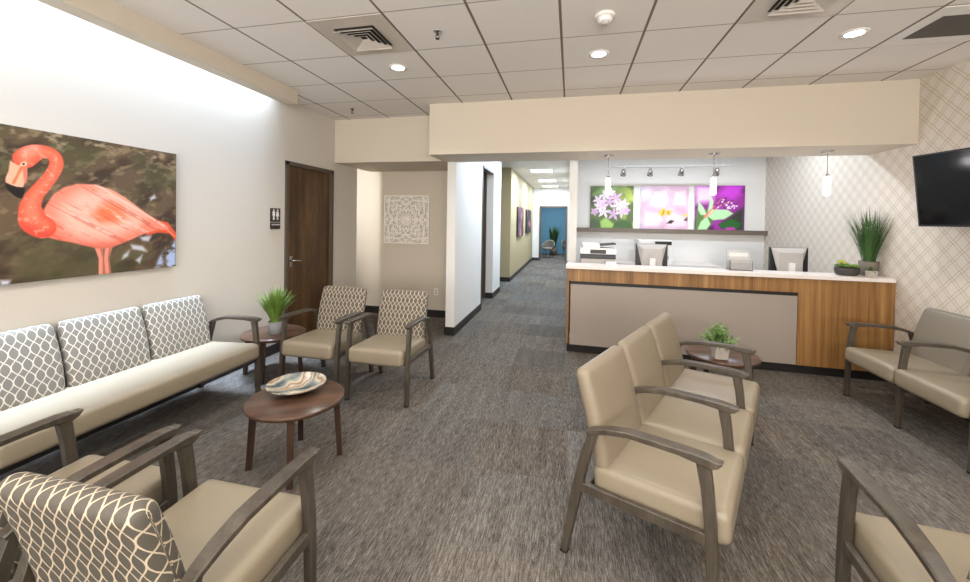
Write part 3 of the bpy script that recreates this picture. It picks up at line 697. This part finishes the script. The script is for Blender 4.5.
def fl2(q_, w_, h_):
    n_ = vnoise(q_.X*3, q_.Y*3, 2); q_.fill((196, 160, 184)); q_.over((226, 208, 222), np.clip((n_-.35)*4, 0, 1)); q_.over((160, 140, 186), np.clip((vnoise(q_.X*3+6, q_.Y*4, 19)-.55)*5, 0, .7))
    for pts in ([(.02, .02), (.05, .34), (.34, .30), (.42, .16), (.3, .02)], [(.44, .02), (.38, .2), (.55, .34), (.78, .22), (.78, .02)], [(.1, .4), (.2, .7), (.45, .74), (.5, .5), (.42, .36)], [(.5, .4), (.55, .68), (.78, .74), (.78, .4)]):
        q_.over((232, 216, 224), q_.poly(pts, .07)*.7); q_.over((176, 118, 150), q_.poly(pts, .04)*(1-q_.poly(pts, .10))*.7)
    q_.over((232, 186, 60), q_.poly([(.30, .26), (.38, .22), (.42, .27), (.50, .24), (.52, .34), (.42, .33), (.40, .38), (.33, .34)], .03)); q_.over((196, 110, 40), q_.stroke([(.37, .26), (.39, .33)], [.012, .014], .015)); q_.over((180, 96, 60), q_.stroke([(.47, .27), (.46, .32)], [.01, .01], .015))
    q_.over((40, 26, 26), q_.poly([(.44, .10), (.50, .16), (.57, .15), (.52, .10)], .02)); q_.over((60, 40, 30), q_.poly([(.72, .16), (.78, .22), (.78, .15)], .02)); q_.over((236, 200, 90), q_.stroke([(.72, .24), (.77, .26)], [.018, .018], .02))
def fl3(q_, w_, h_):
    n_ = vnoise(q_.X*4, q_.Y*4, 6); q_.fill((150, 40, 150)); q_.over((70, 16, 70), np.clip((n_-.48)*5, 0, 1)); q_.over((208, 60, 220), q_.poly([(.38, .62), (.5, .8), (.78, .8), (.74, .62), (.6, .52)], .12)); q_.over((236, 190, 236), q_.poly([(0, .45), (0, .78), (.30, .78), (.28, .5)], .14)); q_.over((40, 50, 40), q_.poly([(.5, 0), (.78, 0), (.78, .4), (.64, .3), (.45, .14)], .08))
    q_.over((24, 92, 30), q_.poly([(.38, .10), (.58, .20), (.76, .12), (.70, .02), (.44, .02)], .03)); q_.over((200, 60, 180), q_.poly([(.48, .0), (.66, 0), (.64, .05), (.52, .05)], .03)); q_.over((80, 120, 60), q_.poly([(0, 0), (.2, 0), (.34, .2), (.3, .36), (.04, .36)], .05))
    for pts in ([(.20, .24), (.26, .36), (.52, .36), (.62, .29), (.48, .19), (.30, .17)], [(.20, .26), (.14, .4), (.06, .5), (.05, .36), (.1, .26)], [(.2, .24), (.26, .1), (.2, .0), (.05, .0), (.1, .14)], [(.2, .26), (.24, .5), (.22, .66), (.3, .5), (.28, .32)]):
        q_.over((176, 224, 170), q_.poly(pts, .02))
    q_.over((226, 120, 110), q_.stroke([(.16, .22), (.3, .40), (.44, .56)], [.02, .008, .004], .01)); q_.over((230, 160, 140), q_.stroke([(.22, .24), (.4, .42), (.6, .52)], [.01, .006, .004], .01))
    rs = random.Random(2)
    for k in range(26):
        cx, cy = .54+rs.gauss(0, .055), .45+rs.gauss(0, .045); q_.over(rs.choice([(250, 246, 250), (236, 216, 240), (60, 20, 60)]), q_.stroke([(cx, cy), (cx+.006, cy+.004)], [.014, .010], .01))
flower_canvas(.35, 1.115, 1.516, 2.295, 'canvas of lilac star flowers on green, leftmost on the ledge', fl1)
flower_canvas(1.246, 2.04, 1.516, 2.295, 'canvas of pale white orchid with yellow centre, middle of the ledge', fl2)
flower_canvas(2.146, 2.938, 1.516, 2.295, 'canvas of magenta and green blossom, rightmost on the ledge', fl3)
o = B(.075, XR-.001, 7.49, 7.61, 1.44, 1.515).build('picture_ledge', M['shelf'], bevel=.004); tag(o, 'long taupe ledge holding the three flower canvases', 'shelf')

# hall pictures
for (y0, y1, z0, z1, lab) in ((11.45, 12.75, 1.15, 2.05, 'dark framed picture on the hall wall, nearer one'), (13.75, 15.2, 1.2, 2.05, 'dark framed picture on the hall wall, farther one')):
    root = thing('hall_picture', lab, 'picture', (-1.57, (y0+y1)/2, z0), 0, 'dark pictures in the hall'); w_, h_ = y1-y0, z1-z0
    B(0, .05, -w_/2, w_/2, 0, h_).build('frame', M['plastic_b'], root, bevel=.004)
    q_ = Paint(w_, h_, 50, 40); n_ = vnoise(q_.X*3, q_.Y*3, int(y0)); q_.fill((44, 30, 34)); q_.over((170, 60, 90), np.clip((n_-.5)*4, 0, 1)); q_.over((200, 180, 190), np.clip((n_-.66)*6, 0, 1)); q_.mesh('print', root, lambda a, b: (.052, a-w_/2, b))

# restroom sign
root = thing('restroom_sign', 'dark brown restroom sign plaque beside the wooden door', 'sign', (XL, 3.93, 1.47))
B(0, .012, -.075, .075, .085, .245).build('plaque', M['signbrown'], root, bevel=.002); B(0, .012, -.075, .075, 0, .078).build('nameplate', M['signbrown'], root, bevel=.002)
for cy_, skirt in ((-.030, False), (.030, True)):
    m = MB(); X0 = .0135
    def flat(pts, m=m): n_ = len(pts); m.add([(X0, a, b) for a, b in pts]+[(X0-.002, a, b) for a, b in pts], [tuple(range(n_)), tuple(reversed(range(n_, 2*n_)))]+[(i, (i+1) % n_, (i+1) % n_+n_, i+n_) for i in range(n_)])
    flat([(cy_+.010*math.cos(2*PI*k/14), .222+.010*math.sin(2*PI*k/14)) for k in range(14)])
    if skirt: flat([(cy_-.012, .208), (cy_+.012, .208), (cy_+.026, .15), (cy_-.026, .15)]); flat([(cy_-.010, .152), (cy_-.003, .152), (cy_-.003, .108), (cy_-.010, .108)]); flat([(cy_+.003, .152), (cy_+.010, .152), (cy_+.010, .108), (cy_+.003, .108)])
    else: flat([(cy_-.019, .208), (cy_+.019, .208), (cy_+.019, .158), (cy_+.011, .158), (cy_+.011, .108), (cy_+.002, .108), (cy_+.002, .15), (cy_-.002, .15), (cy_-.002, .108), (cy_-.011, .108), (cy_-.011, .158), (cy_-.019, .158)])
    m.build('figure_symbol', M['plastic_w'], root)
# raised lettering line
try:
    cu = bpy.data.curves.new('lettering', 'FONT'); cu.body = 'RESTROOM'; cu.size = .024; cu.align_x = 'CENTER'; cu.extrude = .0008
    to = bpy.data.objects.new('lettering', cu); C.objects.link(to); dg = bpy.context.evaluated_depsgraph_get(); me = bpy.data.meshes.new_from_object(to.evaluated_get(dg)); bpy.data.objects.remove(to)
    me.materials.append(M['plastic_w']); to = bpy.data.objects.new('lettering', me); C.objects.link(to); to.parent = root; to.location = (.0135, 0, .044); to.rotation_euler = (PI/2, 0, PI/2)
except Exception as e: print('lettering', e)

# carved wall panel in the recess
root = thing('carved_wall_panel', 'square whitewashed carved fretwork panel on the recess wall', 'wall decor', (-2.70, 6.13, 1.61)); hs = .405
N_ = 100; cs = 2*hs/N_
gx = (np.arange(N_)+.5-N_/2)*cs; GXX, GZZ = np.meshgrid(gx, gx, indexing='ij'); ax_, az_ = np.abs(GXX), np.abs(GZZ)
hi, lo_ = np.maximum(ax_, az_), np.minimum(ax_, az_); rr2 = np.hypot(ax_, az_); an = np.arctan2(lo_, hi)
pat = np.sin(hi*95+2.2*np.sin(lo_*48))*np.sin(lo_*82+1.8*np.cos(hi*40))+.55*np.cos(an*16)*np.sin(rr2*60)
keep = (pat > -.22)
keep |= (rr2 < .12) | (hi > hs-.014) | (np.abs(np.sin(hi*38+3*lo_)) < .16)
keep &= ~((rr2 > .10) & (rr2 < .14) & (np.abs(np.sin(an*8)) > .75))
m = MB(); idx = {}
def gv(i, j, f_):
    k = (i, j, f_)
    if k not in idx: idx[k] = len(m.v); m.v.append((-hs+i*cs, -.012 if not f_ else -.030, -hs+j*cs))
    return idx[k]
for i in range(N_):
    for j in range(N_):
        if not keep[i, j]: continue
        fs = [(gv(i, j, 1), gv(i+1, j, 1), gv(i+1, j+1, 1), gv(i, j+1, 1)), (gv(i, j, 0), gv(i, j+1, 0), gv(i+1, j+1, 0), gv(i+1, j, 0))]
        if i == 0 or not keep[i-1, j]: fs.append((gv(i, j, 0), gv(i, j, 1), gv(i, j+1, 1), gv(i, j+1, 0)))
        if i == N_-1 or not keep[i+1, j]: fs.append((gv(i+1, j, 1), gv(i+1, j, 0), gv(i+1, j+1, 0), gv(i+1, j+1, 1)))
        if j == 0 or not keep[i, j-1]: fs.append((gv(i, j, 0), gv(i+1, j, 0), gv(i+1, j, 1), gv(i, j, 1)))
        if j == N_-1 or not keep[i, j+1]: fs.append((gv(i, j+1, 1), gv(i+1, j+1, 1), gv(i+1, j+1, 0), gv(i, j+1, 0)))
        m.f += fs; m.sm += [False]*len(fs)
m.build('fretwork', M['whitewash'], root)
m = MB(); m.span(-.3, .3, -.012, 0, -.02, .02); m.build('mounting_cleat', M['whitewash'], root)
m = MB()
for rad, n_ in ((.11, 16), (.075, 12), (.04, 8)):
    for k in range(n_):
        a = 2*PI*k/n_; m.tube([(math.cos(a)*rad*.2, -.034, math.sin(a)*rad*.2), (math.cos(a+.1)*rad*.6, -.038, math.sin(a+.1)*rad*.6), (math.cos(a)*rad, -.030, math.sin(a)*rad)], .010, 6, [.7, 1.2, .3])
m.build('centre_rosette', M['whitewash'], root)

# wall outlet
def plate(name, label, loc):
    root = thing(name, label, 'outlet', loc); m = MB(); m.span(-.036, .036, -.006, 0, -.058, .058); m.build('cover_plate', M['plastic_w'], root, bevel=.002)
    for dz in (-.022, .022): m = MB(); m.span(-.016, .016, -.008, -.005, dz-.013, dz+.013); m.build('socket', M['plastic_g'], root)
plate('wall_outlet', 'white wall outlet low in the recess beside the carved panel', (-2.16, 6.13, .42))

# ------------------------------------------------------------------ television on the right wall
root = thing('television', 'black flat screen television tilted on the wallpapered wall', 'television', (XR, 3.56, 1.922))
tl = math.radians(7)
def tvp(mb, x, y0, y1, z0, z1, th): mb.box((x, (y0+y1)/2, (z0+z1)/2), (th, y1-y0, z1-z0))
m = MB(); tvp(m, 0, -.54, .54, -.305, .305, .045); o = m.build('housing', M['plastic_b'], root, bevel=.004); o.location = (-.235, 0, 0); o.rotation_euler = (0, -tl, math.radians(12.6))
m = MB(); tvp(m, -.0235, -.525, .525, -.287, .292, .003); s_ = m.build('screen', M['screen'], o)
m = MB(); m.span(-.03, 0, -.12, .12, -.1, .1); m.span(-.22, -.02, -.03, .03, -.03, .03); m.build('wall_bracket', M['plastic_b'], root, bevel=.004)

# ------------------------------------------------------------------ reception desk
DX0, DX1, DF = -.035, XR-.006, 4.90
DROT = -.0311
root = thing('reception_desk', 'long wood fronted reception desk with white counter and taupe panel', 'reception desk', (0, DF, 0), DROT)
def part(name, mat, x0, x1, y0, y1, z0, z1, par=root, bev=.002): return B(x0, x1, y0-DF, y1-DF, z0, z1).build(name, mat, par, bevel=bev)
part('fascia', M['deskwood'], DX0, DX1, DF, DF+.04, .885, 1.04)
part('wood_panel', M['deskwood'], 2.415, DX1, DF, DF+.04, .10, .8855)
part('end_panel', M['deskwood'], DX0, DX0+.03, DF+.04, 5.53, .10, 1.04)
part('laminate_panel', M['laminate'], .012, 2.413, DF+.012, DF+.04, .10, .845)
part('shadow_channel', M['kick'], .012, 2.413, DF+.03, DF+.045, .845, .886)
part('toe_kick', M['kick'], DX0+.012, DX1, DF+.045, DF+.06, 0, .10)
part('counter_top', M['counter'], DX0-.012, DX1-.012, DF-.03, DF+.34, 1.04, 1.08, bev=.003)
part('work_surface', M['counter'], .14, DX1-.035, DF+.30, DF+.95, .74, .77)
part('inner_panel', M['laminate'], .02, DX1-.015, DF+.30, DF+.33, .10, 1.04)
# back credenza
root = thing('back_cabinet', 'low white cabinet against the reception back wall', 'cabinet', (1.4, 7.28, 0))
B(-1.0, 1.0, -.30, .32, .0, .90).build('body', M['laminate'], root, bevel=.003); B(-1.02, 1.02, -.32, .325, .90, .93).build('cabinet_top', M['counter'], root, bevel=.003)
for k in range(4):
    d_ = B(-.98+k*.495, -.98+k*.495+.475, -.318, -.30, .1, .88).build('door', M['laminate'], root, bevel=.003)
    B(-.98+k*.495+.02, -.98+k*.495+.03, -.335, -.318, .6, .75).build('handle', M['chrome'], d_)

# monitors (backs towards the waiting room)
def monitor(label, loc, w_, rz=0.0):
    root = thing('computer_monitor', label, 'monitor', loc, rz, 'monitors on the reception desk')
    zc, h_ = .40, .33
    B(-w_/2, w_/2, 0, .035, zc-h_/2, zc+h_/2).build('screen_housing', M['plastic_b'], root, bevel=.004)
    m = MB(); a, b = w_/2*.94, h_/2*.98; c_, d_ = w_/2*.62, h_/2*.62
    v = [(-a*.60, 0, zc-b), (a*.60, 0, zc-b), (a, 0, zc+b), (-a, 0, zc+b), (-c_, -.05, zc-b), (c_, -.05, zc-b), (c_, -.05, zc+d_), (-c_, -.05, zc+d_)]
    m.add(v, [(0, 1, 2, 3), (7, 6, 5, 4), (0, 4, 5, 1), (1, 5, 6, 2), (2, 6, 7, 3), (3, 7, 4, 0)]); m.build('back_cover', M['plastic_g'], root, bevel=.002)
    m = MB(); m.span(-.035, .035, -.085, -.05, .01, zc-.02); m.build('stand_column', M['plastic_w'], root, bevel=.004)
    m = MB(); m.span(-.13, .13, -.14, .08, 0, .015); m.build('stand_base', M['plastic_w'], root, bevel=.004)
    B(-w_/2+.012, w_/2-.012, .035, .037, zc-h_/2+.015, zc+h_/2-.015).build('screen', M['screen'], root)
monitor('computer monitor with white stand, left one on the reception desk', (1.06, 5.55, .77), .40)
monitor('computer monitor with pale back, right one on the reception desk', (2.66, 5.55, .77), .42)
# printer on counter left
root = thing('printer', 'grey and white printer at the left end of the reception desk', 'printer', (.36, 5.55, .77))
B(-.22, .22, -.19, .19, 0, .36).build('paper_base', M['plastic_g'], root, bevel=.008); B(-.225, .225, -.2, .2, .36, .42).build('output_body', M['plastic_b'], root, bevel=.008)
B(-.23, .23, -.205, .2, .42, .50).build('scanner_body', M['plastic_w'], root, bevel=.008); B(-.10, .10, -.215, -.2, .43, .48).build('control_panel', M['plastic_b'], root, bevel=.003)
B(-.20, .02, -.2, .18, .50, .56).build('scanner_lid', M['plastic_w'], root, bevel=.01); m = MB(); m.box((.10, -.02, .545), (.26, .26, .02), 0, .0, -.12); m.build('paper_tray', M['plastic_b'], root, bevel=.004)
root = thing('card_stack', 'small white card stack on the left of the counter', 'cards', (.50, 5.14, 1.08)); B(-.06, .06, -.04, .04, 0, .035).build('cards', M['plastic_w'], root, bevel=.002)
# fax machine on the cabinet
root = thing('fax_machine', 'white office machine on back cabinet behind left monitor', 'office machine', (1.40, 7.25, .93))
B(-.28, .28, -.2, .2, 0, .34).build('body', M['plastic_w'], root, bevel=.01); B(-.27, .27, -.19, .18, .34, .40).build('document_feeder', M['plastic_w'], root, bevel=.012)
B(.0, .26, -.205, -.19, .32, .38).build('control_panel', M['plastic_b'], root, bevel=.003); B(-.22, .22, -.205, -.198, .08, .14).build('paper_slot', M['plastic_g'], root)
# acrylic brochure holder
root = thing('brochure_holder', 'clear acrylic letter holder on the reception counter', 'holder', (1.93, 5.08, 1.08))
m = MB()
m.span(-.12, .12, .045, .05, 0, .24); m.span(-.12, .12, -.01, -.005, .0, .16); m.span(-.12, .12, -.06, -.055, 0, .09); m.span(-.12, -.115, -.06, .05, 0, .12); m.span(.115, .12, -.06, .05, 0, .12); m.span(-.12, .12, -.06, .05, 0, .005)
m.build('holder', M['acrylic'], root)
B(-.10, .10, .02, .042, .006, .20).build('papers', M['plastic_w'], root, bevel=.001); B(-.10, .10, -.04, -.018, .006, .12).build('papers', M['plastic_g'], root, bevel=.001)

# ------------------------------------------------------------------ pendants, track, ceiling fittings
for i, (x_, lab) in enumerate(((.43, 'leftmost slim glass pendant lamp, in front of the lilac canvas'), (1.585, 'middle slim glass pendant lamp, in front of the magenta canvas'), (2.70, 'rightmost slim glass pendant lamp, in front of wallpapered wall'))):
    root = thing('pendant_lamp', lab, 'lamp', (x_, 4.92, BZ), 0, 'pendant lamps over the reception desk')
    m = MB(); m.lathe([(.055, 0), (.057, -.006), (.05, -.018), (.02, -.022)], n=28); m.build('canopy', M['chrome'], root)
    m = MB(); m.tube([(0, 0, -.02), (0, 0, -.25)], .0035, 6); m.build('cord', M['chrome'], root)
    m = MB(); m.lathe([(.012, -.245), (.016, -.25), (.018, -.275)], n=16); m.build('cap', M['chrome'], root)
    m = MB(); m.lathe([(.017, -.272), (.027, -.30), (.030, -.36), (.031, -.44), (.028, -.465), (.012, -.478)], n=24); m.build('glass_shade', M['pendglass'], root)
    l = bpy.data.lights.new('pendant_bulb', 'POINT'); l.energy = 3.2; l.color = (1, .93, .95); l.shadow_soft_size = .05; lo = bpy.data.objects.new('pendant_bulb', l); lo.location = (x_, 4.92, BZ-.53); C.objects.link(lo)
root = thing('track_light', 'white ceiling track with four spot heads above the flower canvases', 'track light', (1.59, 7.0, CZ))
m = MB(); m.span(-.92, .92, -.018, .018, -.49, -.46); m.build('rail', M['plastic_g'], root, bevel=.002)
for xx in (-.8, .8): m = MB(); m.tube([(xx, 0, 0), (xx, 0, -.46)], .006, 6); m.build('hanger', M['plastic_w'], root)
for k, xx in enumerate((.86, 1.29, 1.77, 2.30)):
    dx = xx-1.59; m = MB(); m.tube([(dx, 0, -.49), (dx, 0, -.53)], .008, 6); m.lathe([(.02, 0), (.035, -.01), (.045, -.09), (.04, -.10)], c=(0, 0, 0), n=16)
    hd = MB(); hd.lathe([(.022, .05), (.034, .03), (.048, -.06), (.042, -.062)], n=18); o = hd.build('spot_head', M['chrome'], root); o.location = (dx, 0, -.57); o.rotation_euler = (math.radians(35), 0, 0)
    m2 = MB(); m2.tube([(0, 0, .04), (0, 0, .085)], .008, 6); m2.build('swivel', M['chrome'], o)
    l = bpy.data.lights.new('track_spot', 'SPOT'); l.energy = 7; l.spot_size = 1.5; l.spot_blend = .8; l.shadow_soft_size = .03; l.color = (1, .96, .98); lo = bpy.data.objects.new('track_spot', l); lo.location = (xx, 7.05, CZ-.66); lo.rotation_euler = (math.radians(38), 0, 0); C.objects.link(lo)

def downlight(x_, y_, lab, e=62):
    root = thing('recessed_downlight', lab, 'ceiling light', (x_, y_, CZ), 0, 'recessed downlights')
    m = MB(); m.lathe([(.085, 0), (.085, -.006), (.06, -.008), (.058, -.002)], n=32, cap0=False, cap1=False); m.build('trim_ring', M['plastic_w'], root)
    m = MB(); m.lathe([(.06, -.004), (.0001, -.0045)], n=28, cap0=False, cap1=False); m.build('lens', M['lamp'], root)
    l = bpy.data.lights.new('downlight', 'SPOT'); l.energy = e; l.spot_size = math.radians(140); l.spot_blend = .6; l.shadow_soft_size = .06; l.color = (1, .95, .88); lo = bpy.data.objects.new('downlight', l); lo.location = (x_, y_, CZ-.02); C.objects.link(lo)
downlight(-1.625, 3.44, 'round downlight nearest the left ceiling diffuser'); downlight(.207, 3.47, 'round downlight below the smoke detector, centre of ceiling'); downlight(2.035, 3.435, 'round downlight at right between diffuser and grey grille')
for x_ in (-1.625, .207, 2.035):
    for y_, wh in ((1.3, 'first row before the viewpoint'), (-.9, 'row behind the viewpoint')): downlight(x_, y_, 'round downlight overhead, '+{-1.625: 'left', .207: 'middle', 2.035: 'right'}[x_]+' in the '+wh)

def diffuser(x0, y0, label):
    root = thing('air_diffuser', label, 'ceiling vent', (x0+G/2, y0+G/2, CZ), 0, 'square ceiling air diffusers'); h_ = G/2-.006
    B(-h_, h_, -h_, h_, -.006, -.001).build('face_plate', M['vent'], root, bevel=.002)
    B(-.165, .165, -.165, .165, -.0075, -.006).build('duct_opening', M['ventdark'], root)  # dark sheet on the plate, standing in for shade inside the duct
    for k in range(4):
        o_ = .165-.038*k; i_ = o_-.026; m = MB(); z0_, z1_ = -.032+.003*k, -.0095
        v = [(-o_, -o_, z0_), (o_, -o_, z0_), (o_, o_, z0_), (-o_, o_, z0_), (-i_, -i_, z1_), (i_, -i_, z1_), (i_, i_, z1_), (-i_, i_, z1_)]
        # louvre ring sloping inward and down
        m.add(v+[(a, b, c_-.002) for a, b, c_ in v], [(0, 1, 5, 4), (1, 2, 6, 5), (2, 3, 7, 6), (3, 0, 4, 7), (12, 13, 9, 8), (13, 14, 10, 9), (14, 15, 11, 10), (15, 12, 8, 11), (0, 8, 9, 1), (1, 9, 10, 2), (2, 10, 11, 3), (3, 11, 8, 0), (4, 5, 13, 12), (5, 6, 14, 13), (6, 7, 15, 14), (7, 4, 12, 15)]); m.build('louvre', M['vent'], root)
diffuser(GX-G, GY, 'square air diffuser in the left part of ceiling'); diffuser(GX+4*G, GY, 'square air diffuser at top right of ceiling')
root = thing('return_grille', 'dark grey perforated return grille at upper right of ceiling', 'ceiling vent', (GX+6.5*G, GY+1.5*G, CZ))
B(-.295, .295, -.295, .295, -.006, -.001).build('frame', M['plastic_w'], root, bevel=.002); B(-.21, .21, -.17, .17, -.008, -.006).build('grille', M['grillegrey'], root)
root = thing('smoke_detector', 'white smoke detector on ceiling above centre downlight', 'smoke detector', (.205, 2.83, CZ))
m = MB(); m.lathe([(.065, 0), (.068, -.012), (.06, -.02)], n=28); m.build('mounting_base', M['plastic_w'], root)
m = MB(); m.lathe([(.045, -.018), (.05, -.035), (.046, -.05), (.03, -.058)], n=28); m.build('sensor_body', M['plastic_w'], root); m = MB(); m.lathe([(.026, -.057), (.022, -.068), (.005, -.07)], n=18); m.build('sensor_cap', M['plastic_g'], root)
def sprinkler(loc, label):
    root = thing('sprinkler_head', label, 'sprinkler', loc, 0, 'ceiling sprinkler heads')
    m = MB(); m.lathe([(.032, 0), (.034, -.003), (.024, -.008)], n=20); m.build('escutcheon', M['chrome'], root)
    m = MB(); m.tube([(0, 0, -.005), (0, 0, -.03)], .009, 8); m.tube([(.009, 0, -.028), (.014, 0, -.042), (.003, 0, -.056)], .003, 6); m.tube([(-.009, 0, -.028), (-.014, 0, -.042), (-.003, 0, -.056)], .003, 6); m.build('frame_arms', M['ventdark'], root)
    m = MB(); m.lathe([(.016, -.056), (.016, -.059)], n=14); m.build('deflector', M['ventdark'], root)
sprinkler((-1.02, 2.84, CZ), 'sprinkler head right of the left diffuser'); sprinkler((-2.82, 4.62, CZ), 'sprinkler head near the recess above the door')

# hall ceiling lights
for y_, lab in ((8.2, 'ceiling troffer nearest in the hall'), (11.0, 'second ceiling troffer along the hall'), (13.6, 'third ceiling troffer along the hall'), (15.6, 'farthest ceiling troffer in the hall')):
    root = thing('ceiling_troffer', lab, 'ceiling light', (-.82, y_, CZ), 0, 'troffers along the hall')
    m = MB(); m.span(-.31, .31, -.31, -.29, -.012, 0); m.span(-.31, .31, .29, .31, -.012, 0); m.span(-.31, -.29, -.29, .29, -.012, 0); m.span(.29, .31, -.29, .29, -.012, 0); m.build('frame', M['plastic_w'], root)
    B(-.29, .29, -.29, .29, -.008, -.002).build('lens', M['troffer'], root)

# ------------------------------------------------------------------ blue room beyond the hall
def lounge(loc, rz, label):
    root = thing('lounge_chair', label, 'chair', loc, rz, 'pale chairs in the far blue room')
    m = MB(); v = []; n_ = 16; K = 6      # wrap-around tub back
    for j in range(K+1):
        t_ = j/K
        for i in range(n_+1):
            a = PI*(-.12+1.24*i/n_); back = math.sin(max(0, min(PI, a)))
            r_ = .27+.05*t_; v.append((r_*math.cos(a), -r_*math.sin(a)*.95, .40+t_*(.14+.26*back)))
    W_ = n_+1; nv = len(v); v2 = [(x_*.9, y_*.9, z_) for x_, y_, z_ in v]
    f = []
    for j in range(K):
        for i in range(n_):
            q_ = (j*W_+i, j*W_+i+1, (j+1)*W_+i+1, (j+1)*W_+i); f.append(q_); f.append(tuple(reversed([k+nv for k in q_])))
    for i in range(n_): f.append((K*W_+i, K*W_+i+1, K*W_+i+1+nv, K*W_+i+nv)); f.append((i+1, i, i+nv, i+1+nv))
    for j in range(K): f.append((j*W_, (j+1)*W_, (j+1)*W_+nv, j*W_+nv)); f.append(((j+1)*W_+n_, j*W_+n_, j*W_+n_+nv, (j+1)*W_+n_+nv))
    m.add(v+v2, f, True); m.build('backrest', M['vinyl_grey'], root)
    m = MB(); m.lathe([(.23, .36), (.26, .38), (.26, .43), (.23, .46), (.0001, .465)], n=24, cap1=False); m.build('seat', M['vinyl_grey'], root)
    for k in range(4):
        a = PI/4+PI/2*k; m = MB(); m.tube([(.17*math.cos(a), .17*math.sin(a), .38), (.25*math.cos(a), .25*math.sin(a), 0)], .014, 8, [1.2, .8]); m.build('leg', M['walnutleg'], root)
lounge((-1.0, 18.0, 0), PI-.3, 'pale tub chair left of the plant in far blue room'); lounge((-.10, 18.4, 0), PI+.9, 'pale tub chair right in the far blue room')
grass_plant('potted_grass', 'dark green floor plant in the far blue room', (-.80, 19.2, 0), M['potbrown'], .18, .40, M['darkgrass'], 90, 1.15, .5, .06)
